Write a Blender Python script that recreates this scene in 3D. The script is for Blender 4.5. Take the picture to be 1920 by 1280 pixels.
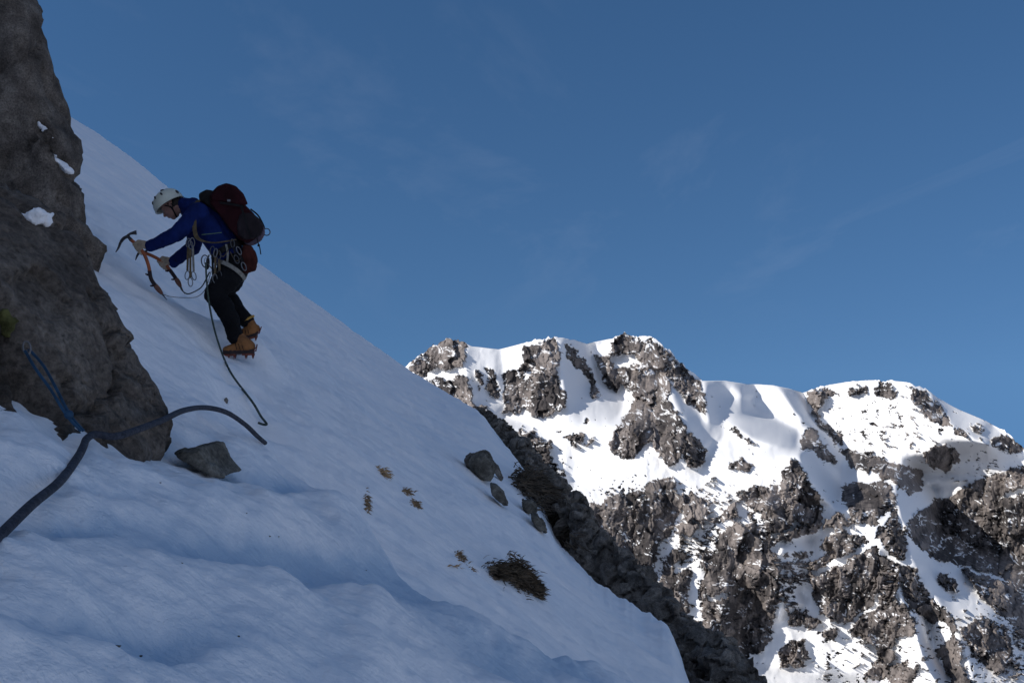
import bpy, bmesh, math, random
import numpy as np
from mathutils import Vector, Matrix

for o in list(bpy.data.objects):
    bpy.data.objects.remove(o, do_unlink=True)
scene = bpy.context.scene
COL = scene.collection

# ------------------------------------------------------------------ camera, sky, sun, exposure
F = 1920 * 35.0 / 36.0          # focal length in photo pixels
HZ = 700.0                      # photo row of the horizon
cam_d = bpy.data.cameras.new("camera")
cam = bpy.data.objects.new("camera", cam_d)
COL.objects.link(cam)
cam.location = (0, 0, 0)
cam.rotation_euler = (math.radians(90), 0, 0)
cam_d.lens = 35
cam_d.sensor_width = 36
cam_d.shift_y = (HZ - 640.0) / 1920.0
cam_d.clip_start = 0.05
cam_d.clip_end = 20000
scene.camera = cam

CX = 3.1
SKY_LIFT = 0.30
SUN_EL, SUN_AZ = 30.0, 22.0     # elevation; degrees behind the camera's left
e, a = math.radians(SUN_EL), math.radians(SUN_AZ)
SUN = Vector((-math.cos(e) * math.cos(a), -math.cos(e) * math.sin(a), math.sin(e)))
sun_d = bpy.data.lights.new("sun", 'SUN')
sun_d.energy = 3.5
sun_d.angle = math.radians(0.5)
sun_d.color = (1.0, 0.95, 0.88)
sun = bpy.data.objects.new("sun", sun_d)
COL.objects.link(sun)
sun.rotation_euler = (-SUN).to_track_quat('-Z', 'Y').to_euler()

world = bpy.data.worlds.new("World")
scene.world = world
world.use_nodes = True
nt = world.node_tree
nt.nodes.clear()
wo = nt.nodes.new('ShaderNodeOutputWorld')
bg = nt.nodes.new('ShaderNodeBackground')
sky = nt.nodes.new('ShaderNodeTexSky')
sky.sky_type = 'NISHITA'
sky.sun_disc = False
sky.sun_elevation = e
sky.sun_rotation = math.atan2(SUN.x, SUN.y)
sky.altitude = 1200
sky.air_density = 1.0
sky.dust_density = 0.0
sky.ozone_density = 2.2
bg.inputs['Strength'].default_value = 0.078
# faint cirrus wisps high in the sky
tc = nt.nodes.new('ShaderNodeTexCoord')
sep = nt.nodes.new('ShaderNodeSeparateXYZ')
nt.links.new(tc.outputs['Generated'], sep.inputs[0])
def wmath(op, a_, b_=None, clamp=False):
    n = nt.nodes.new('ShaderNodeMath'); n.operation = op; n.use_clamp = clamp
    for i, v in enumerate((a_, b_)):
        if v is None: continue
        if isinstance(v, (int, float)): n.inputs[i].default_value = v
        else: nt.links.new(v, n.inputs[i])
    return n.outputs[0]
zz = wmath('MAXIMUM', sep.outputs['Z'], 0.02)
px = wmath('DIVIDE', sep.outputs['X'], wmath('ADD', zz, 0.12))
py = wmath('DIVIDE', sep.outputs['Y'], wmath('ADD', zz, 0.12))
comb = nt.nodes.new('ShaderNodeCombineXYZ')
nt.links.new(px, comb.inputs[0]); nt.links.new(py, comb.inputs[1])
mp = nt.nodes.new('ShaderNodeMapping')
mp.inputs['Rotation'].default_value = (0, 0, math.radians(35))
mp.inputs['Scale'].default_value = (1.0, 0.35, 1.0)
mp.inputs['Location'].default_value = (CX, 0, 0)
nt.links.new(comb.outputs[0], mp.inputs['Vector'])
cn = nt.nodes.new('ShaderNodeTexNoise')
cn.inputs['Scale'].default_value = 1.5
cn.inputs['Detail'].default_value = 7
cn.inputs['Roughness'].default_value = 0.62
cn.inputs['Distortion'].default_value = 0.5
nt.links.new(mp.outputs[0], cn.inputs['Vector'])
cr = nt.nodes.new('ShaderNodeMapRange')
cr.inputs['From Min'].default_value = 0.52
cr.inputs['From Max'].default_value = 0.85
cr.inputs['To Max'].default_value = 0.09
nt.links.new(cn.outputs['Fac'], cr.inputs['Value'])
# thin high-mountain air: the pale horizon band sits below the ridges, so look the sky up a little higher
up = nt.nodes.new('ShaderNodeCombineXYZ')
nt.links.new(sep.outputs['X'], up.inputs[0]); nt.links.new(sep.outputs['Y'], up.inputs[1])
nt.links.new(wmath('MULTIPLY_ADD', wmath('MAXIMUM', sep.outputs['Z'], 0.0), 0.9), up.inputs[2])
up.inputs[2].links[0].from_node.inputs[2].default_value = SKY_LIFT
nrm = nt.nodes.new('ShaderNodeVectorMath'); nrm.operation = 'NORMALIZE'
nt.links.new(up.outputs[0], nrm.inputs[0]); nt.links.new(nrm.outputs[0], sky.inputs['Vector'])
hsv = nt.nodes.new('ShaderNodeHueSaturation')
hsv.inputs['Saturation'].default_value = 1.2
hsv.inputs['Value'].default_value = 1.0
nt.links.new(sky.outputs[0], hsv.inputs['Color'])
mixc = nt.nodes.new('ShaderNodeMix'); mixc.data_type = 'RGBA'
mixc.inputs['B'].default_value = (6.0, 6.6, 8.0, 1)
# bright veil added to the unseen sky behind the camera to fill shaded snow
dt = nt.nodes.new('ShaderNodeVectorMath'); dt.operation = 'DOT_PRODUCT'
nt.links.new(tc.outputs['Generated'], dt.inputs[0]); dt.inputs[1].default_value = (-0.10, -0.80, 0.59)
vr = nt.nodes.new('ShaderNodeMapRange'); vr.interpolation_type = 'SMOOTHSTEP'
vr.inputs['From Min'].default_value = 0.12; vr.inputs['From Max'].default_value = 0.95; vr.inputs['To Max'].default_value = 0.42
nt.links.new(dt.outputs['Value'], vr.inputs['Value'])
fd = nt.nodes.new('ShaderNodeMapRange'); fd.interpolation_type = 'SMOOTHSTEP'
fd.inputs['From Min'].default_value = 0.03; fd.inputs['From Max'].default_value = 0.14
nt.links.new(sep.outputs['Z'], fd.inputs['Value'])
nt.links.new(wmath('ADD', wmath('MULTIPLY', cr.outputs[0], fd.outputs[0]), vr.outputs[0], True), mixc.inputs['Factor'])
nt.links.new(hsv.outputs[0], mixc.inputs['A'])
nt.links.new(mixc.outputs['Result'], bg.inputs['Color'])
nt.links.new(bg.outputs[0], wo.inputs[0])

scene.view_settings.view_transform = 'Standard'
scene.view_settings.look = 'None'
scene.view_settings.exposure = 0.38
scene.view_settings.gamma = 1.0
scene.view_settings.use_curve_mapping = False
scene.render.resolution_x = 1024
scene.render.resolution_y = 682
scene.cycles.max_bounces = 5
scene.cycles.diffuse_bounces = 3

# ------------------------------------------------------------------ helpers
def W(u, v, y):
    """a photo pixel at distance y along the view axis"""
    return Vector(((u - 960) / F * y, y, (HZ - v) / F * y))

def tag(o, label=None, cat=None, group=None, kind=None):
    if label: o['label'] = label
    if cat: o['category'] = cat
    if group: o['group'] = group
    if kind: o['kind'] = kind
    return o

def link(name, me, mat=None, parent=None, smooth=True):
    o = bpy.data.objects.new(name, me)
    COL.objects.link(o)
    if mat is not None:
        me.materials.clear(); me.materials.append(mat)
    if smooth:
        me.polygons.foreach_set('use_smooth', np.ones(len(me.polygons), dtype=bool))
    if parent is not None:
        o.parent = parent
        o.matrix_parent_inverse = parent.matrix_world.inverted()
    return o

def empty(name, loc):
    o = bpy.data.objects.new(name, None)
    COL.objects.link(o); o.location = loc
    o.empty_display_size = 0.1
    bpy.context.view_layer.update()
    return o

_rng = np.random.RandomState(11)
_perm = np.concatenate([_rng.permutation(256)] * 3)
_g = _rng.normal(size=(256, 3)); _g /= np.linalg.norm(_g, axis=1)[:, None]

def perlin3(x, y, z):
    x = np.asarray(x, dtype=np.float64); y = np.asarray(y, dtype=np.float64) + 0 * x; z = np.asarray(z, dtype=np.float64) + 0 * x
    xi, yi, zi = np.floor(x).astype(int), np.floor(y).astype(int), np.floor(z).astype(int)
    xf, yf, zf = x - xi, y - yi, z - zi
    xi &= 255; yi &= 255; zi &= 255
    u, v, w = [t * t * t * (t * (t * 6 - 15) + 10) for t in (xf, yf, zf)]
    def corner(dx, dy, dz):
        h = _perm[_perm[_perm[xi + dx] + yi + dy] + zi + dz]
        g = _g[h]
        return g[..., 0] * (xf - dx) + g[..., 1] * (yf - dy) + g[..., 2] * (zf - dz)
    def lerp(t, a_, b_): return a_ + t * (b_ - a_)
    return lerp(w, lerp(v, lerp(u, corner(0,0,0), corner(1,0,0)), lerp(u, corner(0,1,0), corner(1,1,0))),
                   lerp(v, lerp(u, corner(0,0,1), corner(1,0,1)), lerp(u, corner(0,1,1), corner(1,1,1))))

def fbm(x, y, z=0.0, octs=4, rough=0.5, ridged=False):
    s = 0; amp = 1.0; fr = 1.0
    for i in range(octs):
        n = perlin3(x * fr + 17.3 * i, y * fr - 9.1 * i, z * fr + 3.7 * i)
        if ridged: n = 0.5 - np.abs(n) * 1.6
        s = s + amp * n
        amp *= rough; fr *= 2.03
    return s

def sstep(a_, b_, x):
    t = np.clip((x - a_) / (b_ - a_), 0, 1)
    return t * t * (3 - 2 * t)

def grid_mesh(name, P, close_u=False):
    """P: (rows, cols, 3)"""
    R, C = P.shape[:2]
    me = bpy.data.meshes.new(name)
    idx = np.arange(R * C).reshape(R, C)
    if close_u:
        idx = np.concatenate([idx, idx[:, :1]], axis=1)
    q = np.stack([idx[:-1, :-1], idx[:-1, 1:], idx[1:, 1:], idx[1:, :-1]], -1).reshape(-1, 4)
    me.vertices.add(R * C)
    me.vertices.foreach_set('co', P.reshape(-1).astype(np.float32))
    me.loops.add(q.size)
    me.loops.foreach_set('vertex_index', q.reshape(-1).astype(np.int32))
    me.polygons.add(len(q))
    me.polygons.foreach_set('loop_start', (np.arange(len(q)) * 4).astype(np.int32))
    me.polygons.foreach_set('loop_total', np.full(len(q), 4, dtype=np.int32))
    me.update(calc_edges=True)
    return me

def set_attr(me, name, vals):
    at = me.attributes.new(name, 'FLOAT', 'POINT')
    at.data.foreach_set('value', np.asarray(vals, dtype=np.float32).reshape(-1))

def me_from(verts, faces, name="m"):
    me = bpy.data.meshes.new(name)
    me.from_pydata([tuple(v) for v in verts], [], faces)
    me.update()
    return me

class Geo:
    """collects shapes, then gives one mesh"""
    def __init__(s): s.v = []; s.f = []
    def add(s, verts, faces):
        b = len(s.v); s.v += [Vector(p) for p in verts]
        s.f += [tuple(i + b for i in f) for f in faces]
        return s
    def ball(s, c, r, axes=None, n=12, m=8):
        """ellipsoid; axes = three vectors already scaled"""
        c = Vector(c)
        if axes is None: axes = (Vector((r,0,0)), Vector((0,r,0)), Vector((0,0,r)))
        V = [c + axes[2]]; Fs = []
        for j in range(1, m):
            t = math.pi * j / m
            for i in range(n):
                p = 2 * math.pi * i / n
                V.append(c + axes[0] * math.sin(t) * math.cos(p) + axes[1] * math.sin(t) * math.sin(p) + axes[2] * math.cos(t))
        V.append(c - axes[2])
        L = len(V) - 1
        for i in range(n):
            Fs.append((0, 1 + i, 1 + (i + 1) % n))
            Fs.append((L, L - n + (i + 1) % n, L - n + i))
        for j in range(m - 2):
            for i in range(n):
                a_ = 1 + j * n + i; b_ = 1 + j * n + (i + 1) % n
                Fs.append((a_, a_ + n, b_ + n, b_))
        return s.add(V, Fs)
    def tube(s, pts, rad, n=8, cap=True, flat=None):
        """flat=(vector, factor): squash the section along the vector"""
        pts = [Vector(p) for p in pts]
        if not hasattr(rad, '__len__'): rad = [rad] * len(pts)
        V = []; Fs = []
        up = None
        for i, p in enumerate(pts):
            t = (pts[min(i + 1, len(pts) - 1)] - pts[max(i - 1, 0)])
            t = t.normalized() if t.length > 1e-9 else Vector((0, 0, 1))
            if up is None:
                up = Vector((0, 1, 0)) if abs(t.y) < 0.8 else Vector((1, 0, 0))
            x = (up - t * up.dot(t)).normalized(); y = t.cross(x); up = x
            for k in range(n):
                an = 2 * math.pi * k / n
                d = (x * math.cos(an) + y * math.sin(an)) * rad[i]
                if flat is not None:
                    fv, ff = flat; fv = fv.normalized()
                    d = d - fv * d.dot(fv) * (1 - ff)
                V.append(p + d)
        for i in range(len(pts) - 1):
            for k in range(n):
                a_ = i * n + k; b_ = i * n + (k + 1) % n
                Fs.append((a_, b_, b_ + n, a_ + n))
        if cap:
            Fs.append(tuple(range(n))[::-1]); Fs.append(tuple((len(pts) - 1) * n + k for k in range(n)))
        return s.add(V, Fs)
    def limb(s, pts, rad, n=12):
        s.tube(pts, rad, n)
        for p, r in zip(pts, rad): s.ball(p, r, n=n, m=8)
        return s
    def ring(s, c, ax1, ax2, r, n=28, m=6, band=None, a0=0, a1=2 * math.pi):
        pts = []
        full = abs(a1 - a0 - 2 * math.pi) < 1e-6
        for i in range(n + 1):
            t = a0 + (a1 - a0) * i / n
            pts.append(Vector(c) + ax1 * math.cos(t) + ax2 * math.sin(t))
        if band is None:
            s.tube(pts, r, m)
        else:                                   # flat webbing: width vector band, thickness r
            V = []; Fs = []
            for p in pts:
                o_ = (p - Vector(c)).normalized() * r
                V += [p - band, p + band, p + band + o_, p - band + o_]
            for i in range(n):
                for k in range(4):
                    a_ = i * 4 + k; b_ = i * 4 + (k + 1) % 4
                    Fs.append((a_, b_, b_ + 4, a_ + 4))
            s.add(V, Fs)
        return s
    def strap(s, pts, width, thick):
        """flat webbing along pts; width vector"""
        V = []; Fs = []
        pts = [Vector(p) for p in pts]
        for i, p in enumerate(pts):
            t = (pts[min(i + 1, len(pts) - 1)] - pts[max(i - 1, 0)]).normalized()
            n_ = t.cross(width).normalized() * thick
            V += [p - width - n_, p + width - n_, p + width + n_, p - width + n_]
        for i in range(len(pts) - 1):
            for k in range(4):
                a_ = i * 4 + k; b_ = i * 4 + (k + 1) % 4
                Fs.append((a_, b_, b_ + 4, a_ + 4))
        Fs += [(3, 2, 1, 0), tuple((len(pts) - 1) * 4 + k for k in range(4))]
        return s.add(V, Fs)
    def prism(s, front, back):
        n = len(front)
        V = list(front) + list(back)
        Fs = [tuple(range(n)), tuple(range(2 * n - 1, n - 1, -1))]
        for i in range(n):
            j = (i + 1) % n
            Fs.append((j, i, i + n, j + n))
        return s.add(V, Fs)
    def mesh(s, name="m"): 
        me = me_from(s.v, s.f, name)
        bm = bmesh.new(); bm.from_mesh(me)
        bmesh.ops.recalc_face_normals(bm, faces=bm.faces[:])
        bm.to_mesh(me); bm.free()
        return me
    def fused(s, voxel, smooth=3, sub=0, name="m"):
        me = s.mesh(name)
        o = bpy.data.objects.new("tmp", me); COL.objects.link(o)
        m = o.modifiers.new("r", 'REMESH'); m.mode = 'VOXEL'; m.voxel_size = voxel
        if smooth:
            m2 = o.modifiers.new("s", 'SMOOTH'); m2.iterations = smooth; m2.factor = 0.5
        if sub:
            m3 = o.modifiers.new("b", 'SUBSURF'); m3.levels = sub; m3.render_levels = sub
        dg = bpy.context.evaluated_depsgraph_get()
        out = bpy.data.meshes.new_from_object(o.evaluated_get(dg))
        bpy.data.objects.remove(o, do_unlink=True)
        bpy.data.meshes.remove(me)
        return out

def displace(me, fn):
    n = len(me.vertices)
    co = np.empty(n * 3); me.vertices.foreach_get('co', co); co = co.reshape(-1, 3)
    no = np.empty(n * 3); me.vertices.foreach_get('normal', no); no = no.reshape(-1, 3)
    co = co + no * fn(co)[:, None]
    me.vertices.foreach_set('co', co.reshape(-1)); me.update()
    return me

def smooth_path(pts, k=6):
    pts = [Vector(p) for p in pts]; out = []
    P = [pts[0] * 2 - pts[1]] + pts + [pts[-1] * 2 - pts[-2]]
    for i in range(1, len(P) - 2):
        p0, p1, p2, p3 = P[i - 1:i + 3]
        for j in range(k):
            t = j / k
            out.append(0.5 * ((2 * p1) + (-p0 + p2) * t + (2 * p0 - 5 * p1 + 4 * p2 - p3) * t * t + (-p0 + 3 * p1 - 3 * p2 + p3) * t ** 3))
    out.append(pts[-1])
    return out

# ------------------------------------------------------------------ materials
def new_mat(name, base=(0.5, 0.5, 0.5), rough=0.8, metal=0.0, var=0.0, scale=20.0, bump=0.0, bscale=60.0, dark=None):
    m = bpy.data.materials.new(name); m.use_nodes = True
    t = m.node_tree; b = t.nodes['Principled BSDF']
    b.inputs['Roughness'].default_value = rough
    b.inputs['Metallic'].default_value = metal
    b.inputs['Specular IOR Level'].default_value = 0.3
    tcn = t.nodes.new('ShaderNodeTexCoord')
    n = t.nodes.new('ShaderNodeTexNoise'); n.inputs['Scale'].default_value = scale; n.inputs['Detail'].default_value = 5
    t.links.new(tcn.outputs['Object'], n.inputs['Vector'])
    mx = t.nodes.new('ShaderNodeMix'); mx.data_type = 'RGBA'
    d = dark if dark else tuple(c * (1 - var) for c in base)
    mx.inputs['A'].default_value = (*d, 1)
    mx.inputs['B'].default_value = (*[min(1, c * (1 + var * 0.6)) for c in base], 1)
    mr = t.nodes.new('ShaderNodeMapRange'); mr.inputs['From Min'].default_value = 0.35; mr.inputs['From Max'].default_value = 0.65
    t.links.new(n.outputs['Fac'], mr.inputs['Value'])
    t.links.new(mr.outputs[0], mx.inputs['Factor'])
    t.links.new(mx.outputs['Result'], b.inputs['Base Color'])
    if bump:
        n2 = t.nodes.new('ShaderNodeTexNoise'); n2.inputs['Scale'].default_value = bscale; n2.inputs['Detail'].default_value = 6
        t.links.new(tcn.outputs['Object'], n2.inputs['Vector'])
        bp = t.nodes.new('ShaderNodeBump'); bp.inputs['Strength'].default_value = bump; bp.inputs['Distance'].default_value = 1.0 / bscale
        t.links.new(n2.outputs['Fac'], bp.inputs['Height'])
        t.links.new(bp.outputs[0], b.inputs['Normal'])
    return m

SNOWC = (0.86, 0.87, 0.89)
def snow_material():
    m = bpy.data.materials.new("snow"); m.use_nodes = True
    t = m.node_tree; b = t.nodes['Principled BSDF']
    b.inputs['Roughness'].default_value = 0.65
    b.inputs['Specular IOR Level'].default_value = 0.25
    g = t.nodes.new('ShaderNodeNewGeometry')
    # drifting of grain across the surface, stretched down the slope
    mp = t.nodes.new('ShaderNodeMapping'); mp.inputs['Rotation'].default_value = (0, math.radians(37), math.radians(-14))
    mp.inputs['Scale'].default_value = (3.2, 4.6, 4.0)
    t.links.new(g.outputs['Position'], mp.inputs['Vector'])
    n = t.nodes.new('ShaderNodeTexNoise'); n.inputs['Scale'].default_value = 1.6; n.inputs['Detail'].default_value = 7; n.inputs['Roughness'].default_value = 0.6
    t.links.new(mp.outputs[0], n.inputs['Vector'])
    n2 = t.nodes.new('ShaderNodeTexNoise'); n2.inputs['Scale'].default_value = 55; n2.inputs['Detail'].default_value = 4; n2.inputs['Roughness'].default_value = 0.7
    t.links.new(g.outputs['Position'], n2.inputs['Vector'])
    n3 = t.nodes.new('ShaderNodeTexNoise'); n3.inputs['Scale'].default_value = 1.1; n3.inputs['Detail'].default_value = 4
    t.links.new(g.outputs['Position'], n3.inputs['Vector'])
    mx = t.nodes.new('ShaderNodeMix'); mx.data_type = 'RGBA'
    mx.inputs['A'].default_value = (0.80, 0.83, 0.87, 1); mx.inputs['B'].default_value = (0.90, 0.89, 0.895, 1)
    mr = t.nodes.new('ShaderNodeMapRange'); mr.inputs['From Min'].default_value = 0.35; mr.inputs['From Max'].default_value = 0.65
    t.links.new(n3.outputs['Fac'], mr.inputs['Value']); t.links.new(mr.outputs[0], mx.inputs['Factor'])
    # darker blue painted into the stance hollows, standing in for their shade
    at = t.nodes.new('ShaderNodeAttribute'); at.attribute_name = 'ice'  # this attribute is the strength of the painted hollow shade
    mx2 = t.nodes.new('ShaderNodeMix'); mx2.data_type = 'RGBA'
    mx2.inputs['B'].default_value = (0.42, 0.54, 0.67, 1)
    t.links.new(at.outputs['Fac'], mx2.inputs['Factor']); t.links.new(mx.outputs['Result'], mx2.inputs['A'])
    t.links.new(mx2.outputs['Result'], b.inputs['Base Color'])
    b1 = t.nodes.new('ShaderNodeBump'); b1.inputs['Strength'].default_value = 0.42; b1.inputs['Distance'].default_value = 0.05
    t.links.new(n.outputs['Fac'], b1.inputs['Height'])
    b2 = t.nodes.new('ShaderNodeBump'); b2.inputs['Strength'].default_value = 0.55; b2.inputs['Distance'].default_value = 0.006
    t.links.new(n2.outputs['Fac'], b2.inputs['Height']); t.links.new(b1.outputs[0], b2.inputs['Normal'])
    n4 = t.nodes.new('ShaderNodeTexNoise'); n4.inputs['Scale'].default_value = 13; n4.inputs['Detail'].default_value = 5; n4.inputs['Roughness'].default_value = 0.65
    t.links.new(g.outputs['Position'], n4.inputs['Vector'])
    b3 = t.nodes.new('ShaderNodeBump'); b3.inputs['Strength'].default_value = 0.5; b3.inputs['Distance'].default_value = 0.02
    t.links.new(n4.outputs['Fac'], b3.inputs['Height']); t.links.new(b2.outputs[0], b3.inputs['Normal'])
    t.links.new(b3.outputs[0], b.inputs['Normal'])
    return m

def rock_material(name, cols, scale=3.0, bump=0.6, bdist=0.03, stretch=(1, 1, 1), speck=None):
    """cols: dark, mid, pale"""
    m = bpy.data.materials.new(name); m.use_nodes = True
    t = m.node_tree; b = t.nodes['Principled BSDF']
    b.inputs['Roughness'].default_value = 0.92; b.inputs['Specular IOR Level'].default_value = 0.15
    g = t.nodes.new('ShaderNodeNewGeometry')
    mp = t.nodes.new('ShaderNodeMapping'); mp.inputs['Scale'].default_value = stretch
    t.links.new(g.outputs['Position'], mp.inputs['Vector'])
    n = t.nodes.new('ShaderNodeTexNoise'); n.inputs['Scale'].default_value = scale; n.inputs['Detail'].default_value = 9; n.inputs['Roughness'].default_value = 0.68
    t.links.new(mp.outputs[0], n.inputs['Vector'])
    r = t.nodes.new('ShaderNodeValToRGB')
    r.color_ramp.elements[0].position = 0.34; r.color_ramp.elements[0].color = (*cols[0], 1)
    r.color_ramp.elements[1].position = 0.66; r.color_ramp.elements[1].color = (*cols[2], 1)
    el = r.color_ramp.elements.new(0.5); el.color = (*cols[1], 1)
    t.links.new(n.outputs['Fac'], r.inputs[0])
    n2 = t.nodes.new('ShaderNodeTexNoise'); n2.inputs['Scale'].default_value = scale * 18; n2.inputs['Detail'].default_value = 4; n2.inputs['Roughness'].default_value = 0.7
    t.links.new(mp.outputs[0], n2.inputs['Vector'])
    mr = t.nodes.new('ShaderNodeMapRange'); mr.inputs['From Min'].default_value = 0.3; mr.inputs['From Max'].default_value = 0.7
    mr.inputs['To Min'].default_value = 0.45; mr.inputs['To Max'].default_value = 1.6
    t.links.new(n2.outputs['Fac'], mr.inputs['Value'])
    vm = t.nodes.new('ShaderNodeVectorMath'); vm.operation = 'SCALE'
    t.links.new(r.outputs[0], vm.inputs[0]); t.links.new(mr.outputs[0], vm.inputs['Scale'])
    t.links.new(vm.outputs[0], b.inputs['Base Color'])
    b1 = t.nodes.new('ShaderNodeBump'); b1.inputs['Strength'].default_value = bump; b1.inputs['Distance'].default_value = bdist
    t.links.new(n.outputs['Fac'], b1.inputs['Height'])
    b2 = t.nodes.new('ShaderNodeBump'); b2.inputs['Strength'].default_value = bump; b2.inputs['Distance'].default_value = bdist * 0.12
    t.links.new(n2.outputs['Fac'], b2.inputs['Height']); t.links.new(b1.outputs[0], b2.inputs['Normal'])
    t.links.new(b2.outputs[0], b.inputs['Normal'])
    return m

M_SNOW = snow_material()
M_CRAG = rock_material("crag_rock", ((0.050, 0.042, 0.036), (0.108, 0.090, 0.076), (0.19, 0.163, 0.138)), scale=4.2, bump=1.0, bdist=0.05)
M_RIDGE = rock_material("ridge_rock", ((0.050, 0.044, 0.040), (0.13, 0.118, 0.105), (0.27, 0.245, 0.215)), scale=4.5, bump=0.8, bdist=0.12)
M_BOULDER = rock_material("boulder_rock", ((0.048, 0.044, 0.037), (0.10, 0.094, 0.081), (0.18, 0.17, 0.147)), scale=7, bump=0.6, bdist=0.03)
M_STRAW = new_mat("straw", (0.42, 0.28, 0.15), 0.9, var=0.4, scale=30)
M_BRACKEN = new_mat("dead_bracken", (0.27, 0.185, 0.11), 0.95, var=0.5, scale=25)
M_CLUMP = new_mat('brown_clump', (0.10, 0.073, 0.048), 0.95, var=0.6, scale=12)
M_HEATHER = new_mat("heather", (0.075, 0.058, 0.042), 0.95, var=0.5, scale=12)
M_MOSS = new_mat("moss", (0.085, 0.085, 0.028), 0.95, var=0.5, scale=40, bump=0.8, bscale=90)
M_BLUE = new_mat("blue_jacket", (0.0045, 0.014, 0.085), 0.85, var=0.25, scale=9, bump=0.25, bscale=40)
M_BLACK = new_mat("black_trousers", (0.006, 0.006, 0.0075), 0.9, var=0.3, scale=9, bump=0.3, bscale=40)
M_DARK = new_mat("dark_webbing", (0.014, 0.013, 0.014), 0.8, var=0.3, scale=30)
M_KHAKI = new_mat("khaki_strap", (0.10, 0.075, 0.045), 0.85, var=0.3, scale=30)
M_RED = new_mat("dark_red_fabric", (0.024, 0.005, 0.007), 0.85, var=0.35, scale=8, bump=0.3, bscale=30)
M_GREYP = new_mat("grey_pack_fabric", (0.024, 0.018, 0.021), 0.8, var=0.3, scale=8, bump=0.3, bscale=30)
M_PURPLE = new_mat("mauve_pack_base", (0.10, 0.075, 0.095), 0.8, var=0.3, scale=8, bump=0.2, bscale=30)
M_POUCH = new_mat("rust_pouch", (0.050, 0.014, 0.011), 0.85, var=0.35, scale=14, bump=0.2, bscale=30)
M_SKIN = new_mat("skin", (0.30, 0.16, 0.125), 0.6, var=0.15, scale=25)
M_HAIR = new_mat("dark_hair", (0.022, 0.016, 0.013), 0.8, var=0.3, scale=80)
M_HELM = new_mat("helmet_shell", (0.56, 0.58, 0.50), 0.4, var=0.10, scale=10)
M_VENT = new_mat("vent_black", (0.03, 0.03, 0.035), 0.6, var=0.1)
M_GLOVE = new_mat("tan_glove", (0.34, 0.27, 0.20), 0.85, var=0.25, scale=25, bump=0.3, bscale=60)
M_STEEL = new_mat("dull_steel", (0.09, 0.09, 0.10), 0.4, metal=0.7, var=0.3, scale=40)
M_ALU = new_mat("bright_alloy", (0.17, 0.17, 0.18), 0.45, metal=0.5, var=0.3, scale=60)
M_ORANGE = new_mat("orange_shaft", (0.32, 0.09, 0.035), 0.5, var=0.2, scale=20)
M_GRIP = new_mat("dark_grip", (0.030, 0.018, 0.020), 0.7, var=0.3, scale=40)
M_BRGRIP = new_mat("brown_grip", (0.16, 0.075, 0.055), 0.7, var=0.3, scale=30)
M_BOOT = new_mat("orange_boot", (0.23, 0.095, 0.030), 0.7, var=0.35, scale=14)
M_BOOTD = new_mat("boot_rand", (0.030, 0.018, 0.018), 0.7, var=0.3, scale=20)
M_CRAMP = new_mat("crampon_steel", (0.15, 0.040, 0.026), 0.5, metal=0.2, var=0.35, scale=40)
M_YELLOW = new_mat("yellow_gaiter", (0.42, 0.24, 0.05), 0.7, var=0.3, scale=20)
M_SLING = new_mat("blue_sling", (0.018, 0.060, 0.12), 0.8, var=0.35, scale=60)
M_GREEN = new_mat("green_piping", (0.10, 0.16, 0.09), 0.7)
for _m in (M_BLUE, M_BLACK, M_DARK, M_RED, M_GREYP, M_PURPLE, M_POUCH, M_KHAKI):
    _m.node_tree.nodes['Principled BSDF'].inputs['Specular IOR Level'].default_value = 0.12
def rope_mat(name, c1, c2, scale):
    m = new_mat(name, c1, 0.85, dark=c2, scale=scale, bump=0.5, bscale=260)
    return m
M_ROPE1 = rope_mat("grey_blue_rope", (0.048, 0.054, 0.075), (0.016, 0.019, 0.028), 150)
M_ROPE2 = rope_mat("green_rope", (0.060, 0.085, 0.075), (0.018, 0.028, 0.026), 60)

# ================================================================== FAR MOUNTAIN
def cell2(x, y, seed=0):
    """angular blocks: a tilted plane per cell, and the crack distance"""
    xi = np.floor(x).astype(int); yi = np.floor(y).astype(int)
    f1 = np.full(x.shape, 9.0); f2 = np.full(x.shape, 9.0); hh = np.zeros(x.shape)
    for dx in (-1, 0, 1):
        for dy in (-1, 0, 1):
            cx = xi + dx; cy = yi + dy
            h = _perm[_perm[(cx + seed) & 255] + (cy & 255)]
            jx = _g[h, 0] * .42 + .5; jy = _g[h, 1] * .42 + .5
            ox = x - cx - jx; oy = y - cy - jy
            d = np.sqrt(ox * ox + oy * oy)
            h2 = _perm[h + 7 + seed % 50]
            pl = (h2 / 255.0 - .5) * .9 + ox * _g[h2, 0] * 1.1 + oy * (_g[h2, 1] * .6)
            near = d < f1
            f2 = np.where(near, f1, np.minimum(f2, d)); f1 = np.where(near, d, f1); hh = np.where(near, pl, hh)
    return hh, f2 - f1

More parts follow.
